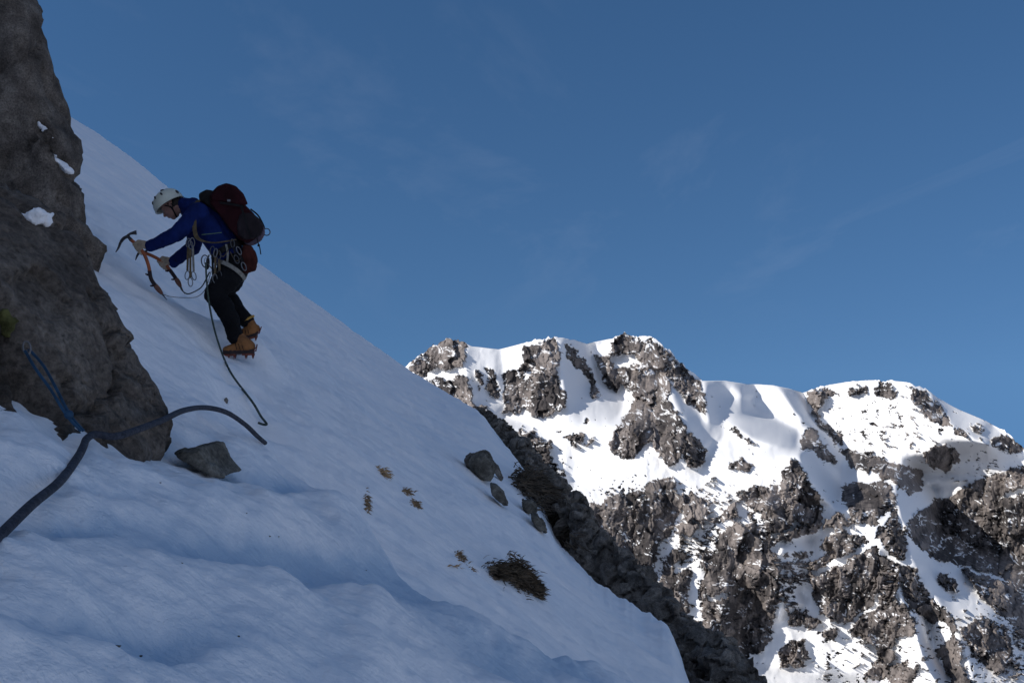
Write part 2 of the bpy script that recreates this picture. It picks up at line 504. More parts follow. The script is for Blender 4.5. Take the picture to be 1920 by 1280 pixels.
def cell3(P, sc, seed=0):
    x = P[:, 0] * sc[0]; y = P[:, 1] * sc[1]; z = P[:, 2] * sc[2]
    xi = np.floor(x).astype(int); yi = np.floor(y).astype(int); zi = np.floor(z).astype(int)
    f1 = np.full(x.shape, 9.0); f2 = np.full(x.shape, 9.0); hh = np.zeros(x.shape)
    for dx in (-1, 0, 1):
        for dy in (-1, 0, 1):
            for dz in (-1, 0, 1):
                cx = xi + dx; cy = yi + dy; cz = zi + dz
                h = _perm[_perm[_perm[(cx + seed) & 255] + (cy & 255)] + (cz & 255)]
                ox = x - cx - .5 - _g[h, 0] * .42; oy = y - cy - .5 - _g[h, 1] * .42; oz = z - cz - .5 - _g[h, 2] * .42
                d = np.sqrt(ox * ox + oy * oy + oz * oz)
                h2 = _perm[h + 7 + seed % 50]
                pl = (h2 / 255.0 - .5) * .8 + ox * _g[h2, 0] + oy * _g[h2, 1] + oz * _g[h2, 2]
                near = d < f1
                f2 = np.where(near, f1, np.minimum(f2, d)); f1 = np.where(near, d, f1); hh = np.where(near, pl, hh)
    return hh, f2 - f1

def far_mountain():
    sky_pts = [(400,860),(560,800),(650,760),(700,730),(757,690),(775,675),(800,655),(815,646),(830,640),(845,634),(870,643),(885,650),(935,655),
        (985,642),(1020,632),(1045,632),(1075,637),(1100,645),(1150,634),(1165,628),(1185,628),(1222,630),(1238,643),(1256,655),(1272,676),
        (1300,700),(1318,714),(1360,714),(1400,720),(1450,722),(1480,728),(1505,736),(1540,724),(1600,714),(1650,712),(1700,716),
        (1735,728),(1765,750),(1800,768),(1850,790),(1890,812),(1920,840),(2000,885),(2100,930),(2300,1000)]
    su = np.array([p[0] for p in sky_pts], float); sv = np.array([p[1] for p in sky_pts], float)
    # ---- coarse maps on a 2 px grid
    U0, U1, V0, V1, ST = 500, 2300, 580, 1440, 2.0
    cu = np.arange(U0, U1, ST); cv = np.arange(V0, V1, ST)
    UU, VV = np.meshgrid(cu, cv)
    H, Wd = UU.shape
    def pmask(poly):
        poly = np.array(poly, float)
        m = np.zeros((H, Wd), bool)
        u0, v0 = poly.min(0) - 3; u1, v1 = poly.max(0) + 3
        i0, i1 = max(0, int((u0 - U0) / ST)), min(Wd, int((u1 - U0) / ST) + 2)
        j0, j1 = max(0, int((v0 - V0) / ST)), min(H, int((v1 - V0) / ST) + 2)
        if i1 <= i0 or j1 <= j0: return m
        X = UU[j0:j1, i0:i1]; Y = VV[j0:j1, i0:i1]; s = np.zeros(X.shape, bool)
        n = len(poly)
        for k in range(n):
            x1, y1 = poly[k]; x2, y2 = poly[(k + 1) % n]
            if y1 == y2: continue
            c = ((y1 > Y) != (y2 > Y)) & (X < (x2 - x1) * (Y - y1) / (y2 - y1) + x1)
            s ^= c
        m[j0:j1, i0:i1] = s
        return m
    def blur(A, r):
        k = int(max(1, round(r / ST * 2)))
        x = np.arange(-k, k + 1); g = np.exp(-0.5 * (x * ST / r) ** 2); g /= g.sum()
        P = np.pad(A, ((k, k), (0, 0)), mode='edge'); B = sum(g[i] * P[i:i + A.shape[0]] for i in range(2 * k + 1))
        P = np.pad(B, ((0, 0), (k, k)), mode='edge'); return sum(g[i] * P[:, i:i + A.shape[1]] for i in range(2 * k + 1))
    SH = [  # shaded snow
        [(870,640),(935,648),(945,690),(962,740),(940,785),(1000,800),(960,800),(925,790),(890,765),(872,700)],
        [(1050,640),(1105,645),(1130,720),(1175,745),(1185,755),(1150,788),(1090,790),(1040,792),(1062,760),(1052,690)],
        [(1318,710),(1407,716),(1429,736),(1407,752),(1423,770),(1460,789),(1501,808),(1495,842),(1470,836),(1414,824),(1379,802),(1360,795),(1357,814),(1330,842),(1310,850),(1292,820),(1325,790),(1322,740)],
        [(1457,722),(1504,735),(1526,795),(1523,802),(1482,761)],
        [(1495,846),(1520,836),(1557,849),(1580,874),(1589,886),(1579,899),(1579,939),(1570,952),(1539,939),(1532,917),(1511,883)],
        [(1526,795),(1560,817),(1580,850),(1592,874),(1560,860),(1520,836),(1500,812)],
        [(1676,905),(1736,905),(1757,917),(1754,942),(1717,958),(1695,986),(1684,950)],
        [(1690,940),(1700,1000),(1705,1040),(1740,1100),(1790,1170),(1815,1240),(1850,1450),(2300,1450),(2300,1100),(1960,1090),(1880,1070),(1800,1050),(1760,1020),(1720,990)],
        [(1657,1042),(1684,1060),(1695,1111),(1707,1139),(1739,1161),(1748,1190),(1757,1227),(1800,1290),(1760,1290),(1730,1240),(1714,1180),(1690,1120),(1670,1090)],
        [(1459,1014),(1531,999),(1525,1042),(1487,1080),(1503,1111),(1519,1130),(1487,1155),(1456,1167),(1452,1190),(1472,1100)],
        [(1740,735),(1765,748),(1850,788),(1920,838),(1917,850),(1857,836),(1800,805),(1770,790)],
        [(1380,1243),(1470,1246),(1560,1272),(1640,1292),(1640,1440),(1300,1440),(1340,1250)],
        [(1240,676),(1262,684),(1290,740),(1320,790),(1330,830),(1300,812),(1275,775),(1255,735)],
        [(1262,925),(1275,930),(1262,975),(1250,1010),(1244,1005),(1258,965)],
        [(980,820),(1002,812),(1020,840),(1012,842)],[(1040,870),(1062,888),(1078,908),(1055,902)],
    ]
    LIT = [[(1354,722),(1379,749),(1392,742),(1372,720)]]
    RK = [  # (polygon, weight, facing: 0 camera, 1 turned from the sun, -1 toward the sun)
        ([(759,689),(812,643),(841,630),(874,640),(871,678),(859,694),(815,694),(790,706),(770,700)],1,0),
        ([(794,709),(822,706),(862,706),(875,703),(884,725),(887,750),(905,772),(875,765),(834,745)],1,.2),
        ([(885,695),(900,700),(912,725),(905,730),(893,718)],1,.8),([(910,695),(924,688),(940,742),(930,752),(918,735)],1,.8),
        ([(905,758),(925,775),(918,785),(900,772)],1,.6),
        ([(981,653),(997,647),(1019,634),(1040,636),(1052,659),(1047,694),(1050,731),(1064,736),(1059,766),(1031,781),(1000,780),(981,759),(962,730),(966,695),(981,678)],1,-.1),
        ([(945,700),(966,692),(972,730),(983,762),(975,775),(945,775),(942,750)],1,1.0),
        ([(1060,643),(1075,648),(1087,670),(1100,675),(1112,700),(1122,725),(1120,750),(1105,748),(1108,722),(1095,700),(1075,688),(1060,668)],1,.8),
        ([(1109,663),(1125,668),(1150,658),(1153,630),(1175,622),(1196,634),(1231,638),(1250,652),(1250,690),(1262,737),(1250,747),(1212,744),(1187,747),(1150,731),(1134,716),(1125,691)],1,-.1),
        ([(1245,648),(1275,681),(1309,709),(1322,741),(1324,775),(1306,772),(1285,750),(1262,720),(1252,690)],.72,.7),
        ([(1184,745),(1214,748),(1219,775),(1224,800),(1216,828),(1200,850),(1172,864),(1147,850),(1142,834),(1150,819),(1156,800),(1169,769)],1,0),
        ([(1210,745),(1224,748),(1226,800),(1221,832),(1213,822),(1216,775)],1,1.3),
        ([(1216,745),(1250,748),(1269,775),(1287,800),(1292,819),(1281,837),(1275,862),(1256,877),(1241,859),(1231,850),(1222,831),(1227,803),(1222,775)],1,-.3),
        ([(1285,800),(1310,822),(1326,850),(1315,872),(1290,874),(1280,862)],.8,.6),
        ([(1103,949),(1144,936),(1206,914),(1228,897),(1262,900),(1269,927),(1284,927),(1266,974),(1250,1005),(1225,1027),(1200,1000),(1159,985),(1112,975)],.95,.2),
        ([(1097,965),(1159,978),(1205,990),(1240,1015),(1228,1040),(1222,1080),(1206,1090),(1159,1075),(1112,1010)],1,1.2),
        ([(1280,935),(1300,922),(1330,940),(1325,970),(1285,975)],.9,.1),([(1345,978),(1368,948),(1384,945),(1375,965)],1,.1),([(1270,985),(1312,983),(1300,1002),(1272,1000)],.85,.1),
        ([(1385,925),(1414,912),(1464,908),(1470,883),(1486,860),(1498,865),(1514,892),(1530,930),(1500,940),(1445,945),(1420,960)],1,.1),
        ([(1445,935),(1500,925),(1525,915),(1541,940),(1541,961),(1538,988),(1495,977),(1454,985),(1430,965)],1,.9),
        ([(1335,1012),(1370,985),(1450,982),(1538,985),(1530,1000),(1460,1015),(1440,1040),(1380,1040),(1350,1030)],.85,.5),
        ([(1250,1042),(1269,1028),(1290,1045),(1285,1060),(1300,1075),(1290,1110),(1294,1150),(1269,1158),(1237,1111),(1244,1067)],.9,.1),
        ([(1316,1040),(1362,1030),(1403,1036),(1453,1036),(1472,1055),(1477,1099),(1458,1130),(1453,1161),(1441,1211),(1416,1230),(1397,1233),(1387,1192),(1350,1182),(1318,1162),(1310,1110),(1322,1070)],1,0),
        ([(1368,1075),(1388,1095),(1392,1150),(1400,1240),(1380,1250),(1352,1215),(1355,1130)],1,1.5),
        ([(1579,908),(1595,902),(1651,900),(1664,908),(1650,940),(1640,985),(1620,983),(1595,976),(1582,942)],1,-.2),
        ([(1651,892),(1664,902),(1681,927),(1679,958),(1692,986),(1698,1021),(1700,1052),(1670,1036),(1657,1027),(1640,1000),(1645,960),(1652,925)],.9,.9),
        ([(1548,977),(1570,958),(1582,977),(1620,1005),(1657,1042),(1660,1055),(1657,1099),(1645,1117),(1620,1149),(1595,1161),(1570,1164),(1539,1149),(1529,1124),(1520,1083),(1520,1064),(1529,1055),(1551,1036),(1537,1026),(1542,996)],1,-.1),
        ([(1582,975),(1622,1003),(1662,1046),(1690,1060),(1684,1100),(1664,1075),(1640,1035),(1600,1000)],1,1.2),
        ([(1657,1060),(1679,1074),(1682,1099),(1676,1120),(1701,1136),(1716,1161),(1716,1190),(1686,1192),(1670,1224),(1651,1230),(1639,1211),(1620,1199),(1595,1180),(1614,1161),(1639,1142),(1652,1110)],.8,.2),
        ([(1686,1055),(1720,1067),(1732,1105),(1757,1127),(1789,1161),(1792,1189),(1801,1205),(1804,1249),(1826,1290),(1789,1290),(1775,1230),(1765,1180),(1739,1161),(1707,1139),(1695,1111),(1686,1086)],.9,.9),
        ([(1739,1130),(1757,1127),(1772,1160),(1762,1180),(1745,1165)],1,0),([(1757,1215),(1790,1200),(1800,1240),(1812,1290),(1788,1285)],1,-.1),
        ([(1757,936),(1789,930),(1826,905),(1867,889),(1914,874),(2000,850),(2200,850),(2200,1080),(1920,1042),(1870,1040),(1832,1024),(1807,1008),(1773,992),(1761,970)],1,-.6),
        ([(1695,986),(1720,958),(1757,940),(1763,970),(1775,994),(1832,1027),(1920,1046),(2200,1085),(2200,1140),(1920,1118),(1880,1080),(1800,1060),(1740,1040),(1710,1010)],1,1.7),
        ([(1800,1065),(1870,1085),(1930,1110),(2000,1140),(2000,1190),(1900,1165),(1840,1120)],.75,1.2),
        ([(1576,843),(1629,850),(1676,869),(1700,868),(1729,886),(1731,914),(1707,929),(1689,917),(1676,899),(1620,882),(1592,874)],1,1.4),
        ([(1729,849),(1757,836),(1795,842),(1800,867),(1770,882),(1745,874)],.9,.4),
        ([(1723,765),(1737,748),(1757,749),(1770,771),(1784,801),(1770,796),(1736,779)],1,1.2),
        ([(1782,800),(1800,803),(1818,818),(1790,812)],1,1),([(1855,824),(1889,810),(1920,842),(1889,846),(1864,839)],1,1),([(1815,795),(1848,800),(1838,812)],1,1),
        ([(1507,739),(1554,731),(1572,736),(1539,752),(1532,774),(1557,805),(1580,817),(1578,836),(1560,819),(1535,799),(1520,761)],.9,.1),
        ([(1645,712),(1670,719),(1682,742),(1664,749),(1642,742)],.85,.1),([(1585,727),(1632,725),(1626,739),(1592,741)],.7,.1),([(1704,725),(1736,734),(1744,763),(1710,748)],.85,.5),
        ([(1501,811),(1523,803),(1539,827),(1566,855),(1562,870),(1539,860),(1523,842),(1500,848)],1,1.1),
        ([(1360,794),(1385,806),(1422,832),(1400,830),(1366,808)],.7,.1),([(1367,878),(1390,856),(1414,875),(1400,886),(1372,886)],.85,.1),
        ([(1500,952),(1475,918),(1490,905),(1512,925)],.7,.5),
        ([(1060,822),(1080,812),(1118,816),(1112,832),(1075,836)],.6,.1),([(1093,783),(1104,785),(1102,793),(1092,792)],1,.2),
        ([(972,800),(1000,806),(1036,832),(1030,848),(1042,872),(1064,890),(1040,905),(1010,880),(985,840)],.62,.3),
        ([(1456,1225),(1480,1200),(1510,1200),(1520,1235),(1490,1252),(1462,1250)],.85,.2),
        ([(1545,1185),(1572,1178),(1570,1195),(1550,1200)],.8,.2),([(1625,1262),(1655,1215),(1680,1230),(1665,1262),(1640,1275)],.85,.2),
        ([(1480,1150),(1510,1140),(1540,1165),(1530,1178),(1500,1172),(1475,1180)],.8,.2),
        ([(1660,1265),(1690,1240),(1720,1252),(1712,1285),(1680,1300)],.7,.3),
        ([(1800,1180),(1850,1160),(1890,1200),(1905,1240),(1870,1260),(1830,1230)],.75,.7),
        ([(1755,1075),(1790,1082),(1795,1110),(1770,1105)],.8,1),
        ([(1450,1040),(1530,1030),(1520,1090),(1490,1110),(1500,1150),(1470,1160),(1465,1100)],.55,1),
        ([(1230,1155),(1300,1160),(1380,1190),(1400,1240),(1380,1440),(1100,1440),(1100,1100)],1,.9),
    ]
    WHITE = [  # snow lying on or between the rocks
        [(1145,668),(1188,664),(1202,682),(1170,690),(1146,684)],[(1196,624),(1226,626),(1218,642),(1198,638)],
        [(790,708),(815,697),(862,703),(850,712),(810,712)],[(795,675),(814,668),(806,680)],
        [(1536,988),(1570,984),(1562,1000),(1545,1010),(1530,1030),(1522,1010)],[(1580,980),(1622,1002),(1608,1003),(1584,994)],
        [(1520,1075),(1560,1052),(1600,1030),(1640,1008),(1645,1018),(1600,1042),(1562,1066),(1530,1085)],
        [(1579,890),(1610,884),(1650,884),(1655,900),(1600,906),(1580,905)],[(1635,985),(1668,958),(1672,966),(1655,984)],
        [(1300,1052),(1318,1060),(1312,1085),(1303,1105),(1299,1165),(1293,1165),(1294,1105),(1302,1080)],
        [(1325,1120),(1360,1110),(1362,1122),(1330,1130)],[(1260,1060),(1300,1040),(1320,1042),(1290,1062),(1268,1078)],
        [(1745,1165),(1770,1160),(1790,1190),(1765,1212),(1745,1208)],[(1168,718),(1186,742),(1180,770),(1160,800),(1150,800),(1168,765),(1172,748),(1160,730)],
        [(1000,695),(985,712),(965,705),(985,697)],[(1190,935),(1222,918),(1218,930),(1195,945)],[(1440,1003),(1500,978),(1496,985),(1450,1010)],
        [(1880,930),(1925,912),(1925,925),(1888,938)],
    ]
    lit = np.ones((H, Wd)); shade = np.zeros((H, Wd)); rock = np.zeros((H, Wd)); face = np.zeros((H, Wd))
    for k_, p in enumerate(SH): shade[pmask(p)] = .66 if k_ == 7 else 1
    for p in LIT: shade[pmask(p)] = 0
    for p, w, fc in RK:
        m = pmask(p); rock[m] = w; face[m] = fc
    for p in WHITE:
        m = pmask(p); rock[m] = 0; shade[m] = 0
    rk = (rock > 0).astype(float)
    # target surface gradients (metres deeper per metre right / per metre up)
    gx = np.where(shade > 0, 2.8 * shade, -0.45 - .55 * sstep(1500, 1650, UU) * (1 - sstep(1000, 1100, VV)))
    gz = np.where(shade > 0, 1.35, 1.15)
    gx = np.where(rk > 0, np.where(face >= 0, -0.30 + face * 1.75, -0.30 + face * 0.9), gx)
    gz = np.where(rk > 0, np.where(face > 0.8, 0.65, 0.50), gz)
    gx = blur(gx, 3.5); gz = blur(gz, 3.5)
    # the wanted facing, as slopes of log-distance along the view rays
    RA = (UU - 960) / F; RB = (HZ - VV) / F
    dn_ = np.maximum(1 - RA * gx - RB * gz, .30)
    gx = gx / dn_; gz = gz / dn_
    px = ST / F
    # integrate the facings; edges where neighbouring faces disagree become steps (robust fit by split Bregman)
    WZ = .35
    hx = gx * px; hy = -gz * px
    mh_ = hy[(VV > 700)].mean(); mx_ = -.12 * px
    hy = hy - mh_; hx = hx - mx_
    hx[:, -1] = 0; hy[-1] = 0
    ey = 2 - 2 * np.cos(np.pi * np.arange(2 * H) / H); ex = 2 - 2 * np.cos(np.pi * np.arange(Wd + 1) / Wd)
    den = -(ex[None] + WZ * ey[:, None]) - 4.5e-6
    def solve(a_, b_):
        dv_ = a_.copy(); dv_[:, 1:] -= a_[:, :-1]
        d2_ = b_.copy(); d2_[1:] -= b_[:-1]
        r_ = dv_ + WZ * d2_
        r_ = np.concatenate([r_, r_[:, ::-1]], 1); r_ = np.concatenate([r_, r_[::-1]], 0)
        return np.fft.irfft2(np.fft.rfft2(r_) / den, s=r_.shape)[:H, :Wd]
    def grad(A):
        a_ = np.zeros_like(A); b_ = np.zeros_like(A)
        a_[:, :-1] = A[:, 1:] - A[:, :-1]; b_[:-1] = A[1:] - A[:-1]
        return a_, b_
    vx = np.zeros_like(hx); vy = np.zeros_like(hy); bx_ = vx.copy(); by_ = vy.copy(); lam = px * .35
    for it in range(16):
        D = solve(hx + vx - bx_, hy + vy - by_)
        ax_, ay_ = grad(D)
        wx_ = ax_ - hx + bx_; wy_ = ay_ - hy + by_
        vx = np.sign(wx_) * np.maximum(np.abs(wx_) - lam, 0); vy = np.sign(wy_) * np.maximum(np.abs(wy_) - lam * 1.5, 0)
        bx_ = wx_ - vx; by_ = wy_ - vy
    D = blur(D, 1.6) + mh_ * np.arange(H)[:, None] + mx_ * np.arange(Wd)[None]
    D = np.exp(D - D[(VV > 1000) & (VV < 1100) & (UU > 1200) & (UU < 1700)].mean()) * 780
    # ---- fine grid following the skyline
    fu = np.arange(540, 2240, 1.35)
    K = 600
    fsky = np.interp(fu, su, sv)
    bl_rock = blur(rock, 2.2)
    def samp(A, u, v):
        x = np.clip((u - U0) / ST, 0, Wd - 1.001); y = np.clip((v - V0) / ST, 0, H - 1.001)
        i = x.astype(int); j = y.astype(int); fx = x - i; fy = y - j
        return (A[j, i] * (1 - fx) + A[j, i + 1] * fx) * (1 - fy) + (A[j + 1, i] * (1 - fx) + A[j + 1, i + 1] * fx) * fy
    rsky = samp(blur(rk, 4), fu, fsky + 10)
    fsky = fsky + rsky * (fbm(fu * 0.09, 3.3, octs=3, rough=.55) * 9.0) + fbm(fu * 0.02, 9.3, octs=2) * 1.5
    tt = np.linspace(0, 1, K) ** 0.97
    V = fsky[None] + (1420 - fsky[None]) * tt[:, None]
    U = np.repeat(fu[None], K, 0)
    Df = samp(D, U, V)
    R = samp(bl_rock, U + fbm(U * .035, V * .035, 51., 3) * 10 + fbm(U * .13, V * .13, 52., 3) * 6, V + fbm(U * .035, V * .035, 55., 3) * 10 + fbm(U * .13, V * .13, 56., 3) * 6)
    # warped coordinates for natural break-up
    wx = U + fbm(U * .03, V * .03, 1.1, 3) * 14; wy = V + fbm(U * .03, V * .03, 7.7, 3) * 14
    edge = fbm(wx * .075, wy * .075, 2.0, 5, .62)
    edge2 = fbm(wx * .05 + wy * .02, wy * .17 - wx * .03, 5.0, 4, .62)       # strata, nearly level
    # scattered outcrops in the snow
    dens = (0.15 * sstep(1120, 1180, V) * sstep(1480, 1560, U)
            + 0.22 * np.exp(-((U - 1380) / 170) ** 2 - ((V - 960) / 60) ** 2)
            + 0.20 * np.exp(-((U - 1180) / 120) ** 2 - ((V - 930) / 30) ** 2)
            + 0.20 * np.exp(-((U - 1670) / 120) ** 2 - ((V - 800) / 60) ** 2)
            + 0.20 * np.exp(-((U - 1900) / 90) ** 2 - ((V - 1160) / 90) ** 2)
            + 0.16 * np.exp(-((U - 1850) / 90) ** 2 - ((V - 880) / 40) ** 2)
            + 0.12 * np.exp(-((U - 1000) / 60) ** 2 - ((V - 840) / 60) ** 2)
            + 0.24 * np.exp(-((U - 1300) / 90) ** 2 - ((V - 1040) / 60) ** 2))
    fine = fbm(U * .22, V * .30, 9.0, 3, .6)
    dash = fbm(U * .07 + V * .02, V * .30 - U * .05, 19.0, 3, .6)
    val = (R - 0.40) * 2.0 + edge * .95 + edge2 * .95 + dash * .6 + fine * .08 + dens * 3.3 - 0.12
    rockm = sstep(-0.02, 0.08, val)
    body = sstep(-0.05, 0.8, val)
    # relief
    wx2 = U + fbm(U * .05, V * .05, 71.1, 3) * 10; wy2 = V + fbm(U * .05, V * .05, 77.7, 3) * 10
    c1, k1 = cell2(wx2 * .026, wy2 * .016, 3)                # big buttress faces
    c2, k2 = cell2(wx2 * .080, wy2 * .026, 31)               # pillars
    c3, k3 = cell2(wx2 * .19, wy2 * .07, 57)                 # blocks
    c4, k4 = cell2(wx2 * .36, wy2 * .26, 91)
    d1 = fbm(wx * .018, wy * .012, 11., 4, .55, True) * 12
    st_c = (wy + 0.22 * wx) * 0.070 + fbm(wx * .02, wy * .02, 6., 4, .6) * 3.0
    saw = (st_c - np.floor(st_c)); terr = (np.where(saw < .74, saw / .74 * .2, .2 + (saw - .74) / .26 * .8)) * 8.0
    tamp = sstep(.0, .5, fbm(wx * .02, wy * .03, 21., 4, .6) + .16)
    d3 = fbm(U * .30, V * .24, 3., 4, .6) * 1.0
    Df = Df - body * (d1 * .6 + 2.5) - rockm * (c1 * 14 + c2 * 2.6 + c3 * .35) + rockm * (d3 * .14 - terr * tamp * .22)
    crack = rockm * (1.3 * (1 - sstep(0, .10, k2)) + 0.3 * (1 - sstep(0, .12, k3)))
    Df = Df + crack
    soft = fbm(wx * .02, wy * .012, 31., 3, .45) * 4 + fbm(wx * .09, wy * .05, 35., 3, .5) * .15
    Df = Df + (1 - body) * soft
    X = (U - 960) / F * Df; Z = (HZ - V) / F * Df
    P = np.stack([X, Df, Z], -1)
    # normals for the snow that lies on ledges
    du = np.gradient(P, axis=1); dv = np.gradient(P, axis=0)
    N = np.cross(du, dv); N /= (np.linalg.norm(N, axis=-1)[..., None] + 1e-9)
    N = np.where(N[..., 1:2] > 0, -N, N)
    nz = N[..., 2]
    nzb = (nz + np.roll(nz, 1, 0) + np.roll(nz, -1, 0) + np.roll(nz, 1, 1) + np.roll(nz, -1, 1)) / 5
    gate = fbm(wx * .035, wy * .06, 63., 4, .6)
    dline = fbm(wx * .055 + wy * .02, wy * .26 - wx * .07, 83., 4, .6)
    lw = sstep(.74, .82, saw + fine * .15) * sstep(.10, .22, gate)
    ledge = np.maximum(lw, sstep(.44, .50, dline + gate * .45)) * sstep(.10, .30, nzb)
    rockf = rockm * (1 - ledge)
    # far side: fold back down behind the skyline
    back = []
    for k in range(1, 9):
        q = P[0].copy(); s_ = k / 8
        q[:, 1] += 260 * s_; q[:, 0] *= (q[:, 1] / P[0][:, 1]); q[:, 2] = q[:, 2] - 170 * s_ ** 1.4
        back.append(q)
    P = np.concatenate([np.array(back[::-1]), P], 0)
    rockf = np.concatenate([np.zeros((8, rockf.shape[1])), rockf], 0)
    tone = np.concatenate([np.zeros((8, U.shape[1])), fbm(U * .012, V * .012, 44., 4) + fbm(wx * .11, wy * .018, 45., 4, .6) * .5], 0)
    me = grid_mesh("mountain", P)
    me.flip_normals()
    set_attr(me, 'rock', rockf); set_attr(me, 'tone', tone)
    m = bpy.data.materials.new("mountain"); m.use_nodes = True
    t = m.node_tree; b = t.nodes['Principled BSDF']
    b.inputs['Roughness'].default_value = 0.9; b.inputs['Specular IOR Level'].default_value = 0.1
    ar = t.nodes.new('ShaderNodeAttribute'); ar.attribute_name = 'rock'
    at = t.nodes.new('ShaderNodeAttribute'); at.attribute_name = 'tone'
    g = t.nodes.new('ShaderNodeNewGeometry')
    n = t.nodes.new('ShaderNodeTexNoise'); n.inputs['Scale'].default_value = .12; n.inputs['Detail'].default_value = 9; n.inputs['Roughness'].default_value = .7
    t.links.new(g.outputs['Position'], n.inputs['Vector'])
    ad = t.nodes.new('ShaderNodeMath'); ad.operation = 'MULTIPLY_ADD'; ad.inputs[1].default_value = .55
    t.links.new(at.outputs['Fac'], ad.inputs[0]); t.links.new(n.outputs['Fac'], ad.inputs[2])
    r = t.nodes.new('ShaderNodeValToRGB')
    r.color_ramp.elements[0].position = .33; r.color_ramp.elements[0].color = (.052, .047, .047, 1)
    r.color_ramp.elements[1].position = .70; r.color_ramp.elements[1].color = (.235, .205, .19, 1)
    el = r.color_ramp.elements.new(.5); el.color = (.135, .119, .113, 1)
    t.links.new(ad.outputs[0], r.inputs[0])
    mx = t.nodes.new('ShaderNodeMix'); mx.data_type = 'RGBA'
    mx.inputs['A'].default_value = (.86, .86, .865, 1)
    t.links.new(ar.outputs['Fac'], mx.inputs['Factor']); t.links.new(r.outputs[0], mx.inputs['B'])
    t.links.new(mx.outputs['Result'], b.inputs['Base Color'])
    n2 = t.nodes.new('ShaderNodeTexNoise'); n2.inputs['Scale'].default_value = .5; n2.inputs['Detail'].default_value = 6; n2.inputs['Roughness'].default_value = .7
    t.links.new(g.outputs['Position'], n2.inputs['Vector'])
    bp = t.nodes.new('ShaderNodeBump'); bp.inputs['Distance'].default_value = 1.5
    t.links.new(n2.outputs['Fac'], bp.inputs['Height'])
    mu = t.nodes.new('ShaderNodeMath'); mu.operation = 'MULTIPLY'; mu.inputs[1].default_value = .3
    t.links.new(ar.outputs['Fac'], mu.inputs[0]); t.links.new(mu.outputs[0], bp.inputs['Strength'])
    t.links.new(bp.outputs[0], b.inputs['Normal'])
    o = link("mountain", me, m)
    tag(o, kind='structure')
far_mountain()

# snow-filled valley floor far below, out to the horizon
def valley():
    xs = np.sign(np.linspace(-1, 1, 121)) * np.abs(np.linspace(-1, 1, 121)) ** 2 * 9000
    X, Y = np.meshgrid(xs, np.linspace(-6000, 1150, 160))
    Z = -265 + fbm(X / 300, Y / 300, 3., 4) * 45
    o = link("valley", grid_mesh("valley", np.stack([X, Y, Z], -1)), M_SNOW)
    set_attr(o.data, 'ice', np.zeros(X.size))  # no painted hollow shade on the valley floor
    tag(o, kind='structure')
valley()

# ================================================================== NEAR SLOPE
SIL = np.array([(60,170),(130,218),(190,255),(240,290),(300,340),(390,415),(480,490),(550,540),(620,590),(690,640),(760,690),(830,732),(900,772),(950,838),(985,885),
                (1015,940),(1050,1022),(1090,1058),(1140,1108),(1200,1148),(1240,1164),(1262,1200),(1280,1240),(1292,1285),(1330,1380)], float)
_cu = np.arange(-400, 2000, 4.0)
def _sm(a_, r):
    k = int(r * 3 / 4); x = np.arange(-k, k + 1) * 4.0; g = np.exp(-.5 * (x / r) ** 2); g /= g.sum()
    return np.convolve(np.pad(a_, k, mode='edge'), g, mode='valid')
_sil = _sm(np.interp(_cu, SIL[:, 0], SIL[:, 1]), 5.0) + sstep(900, 1050, _cu) * fbm(_cu * .03, _cu * 0, 3.3, 4, .6) * 14 + fbm(_cu * .02, _cu * 0 + 4., 9.3, 3, .5) * 2
_yc = _sm(np.interp(_cu, [0, 300, 480, 760, 900, 985, 1050, 1140, 1240, 1292, 1400], [44, 42, 38, 34, 29, 21, 15, 13.5, 12.5, 9.6, 9.0]), 40.0)
_sil_soft = _sm(np.interp(_cu, SIL[:, 0], SIL[:, 1]), 45.0)
def crest_at(t):
    """crest distance and elevation slope for a plan direction t = x/y"""
    u = 960 + F * t
    return np.interp(u, _cu, _yc), (HZ - np.interp(u, _cu, _sil)) / F, (HZ - np.interp(u, _cu, _sil_soft)) / F
def plane(x, y): return -1.3 - .047 * y - .75 * x
NEAR_B = [  # lumps of the trodden snow: u, v, su, sv, tilt(deg), height (m)
    (430,965,150,30,8,.030),(645,965,26,50,-35,.045),(700,1235,50,95,-8,.050),(740,1150,60,32,20,.030),(130,1080,120,42,0,.022),
    (310,1120,120,30,-8,.026),(60,870,90,26,10,.022),(470,855,60,20,25,.02),(250,905,90,22,10,.022),(40,1250,120,30,15,.025),
    (520,1210,60,60,-20,.022),(920,1180,90,22,28,.030),(600,1000,60,14,15,.018),(390,1250,60,22,0,.020),
    (540,1130,90,20,8,.015),(860,1245,60,22,20,.018),
    (250,1200,170,20,3,-.040),(120,992,150,13,2,-.030),(400,1038,150,15,5,-.032),(560,1065,90,16,8,-.034),(520,912,70,10,10,-.028),
    (770,1085,95,40,25,-.060),(950,1240,90,32,22,-.050),(1080,1240,90,18,30,-.035),(330,1230,60,14,0,-.020),(620,905,60,8,25,-.02),
    (600,1040,110,10,6,-.02),(420,930,60,8,10,-.015),(180,940,120,8,5,-.014),
]
def hollow_shade(u, v, w):  # mask of the shade painted into the colour of the dips
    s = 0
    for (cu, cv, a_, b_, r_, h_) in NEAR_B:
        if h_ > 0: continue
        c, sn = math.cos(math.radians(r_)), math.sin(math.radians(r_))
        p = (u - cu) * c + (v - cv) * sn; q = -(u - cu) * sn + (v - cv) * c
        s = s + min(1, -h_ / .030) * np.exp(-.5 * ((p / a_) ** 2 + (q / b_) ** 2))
    return np.clip(s + fbm(u * .02, v * .03, 3., 4, .6) * .35, 0, 1) * w

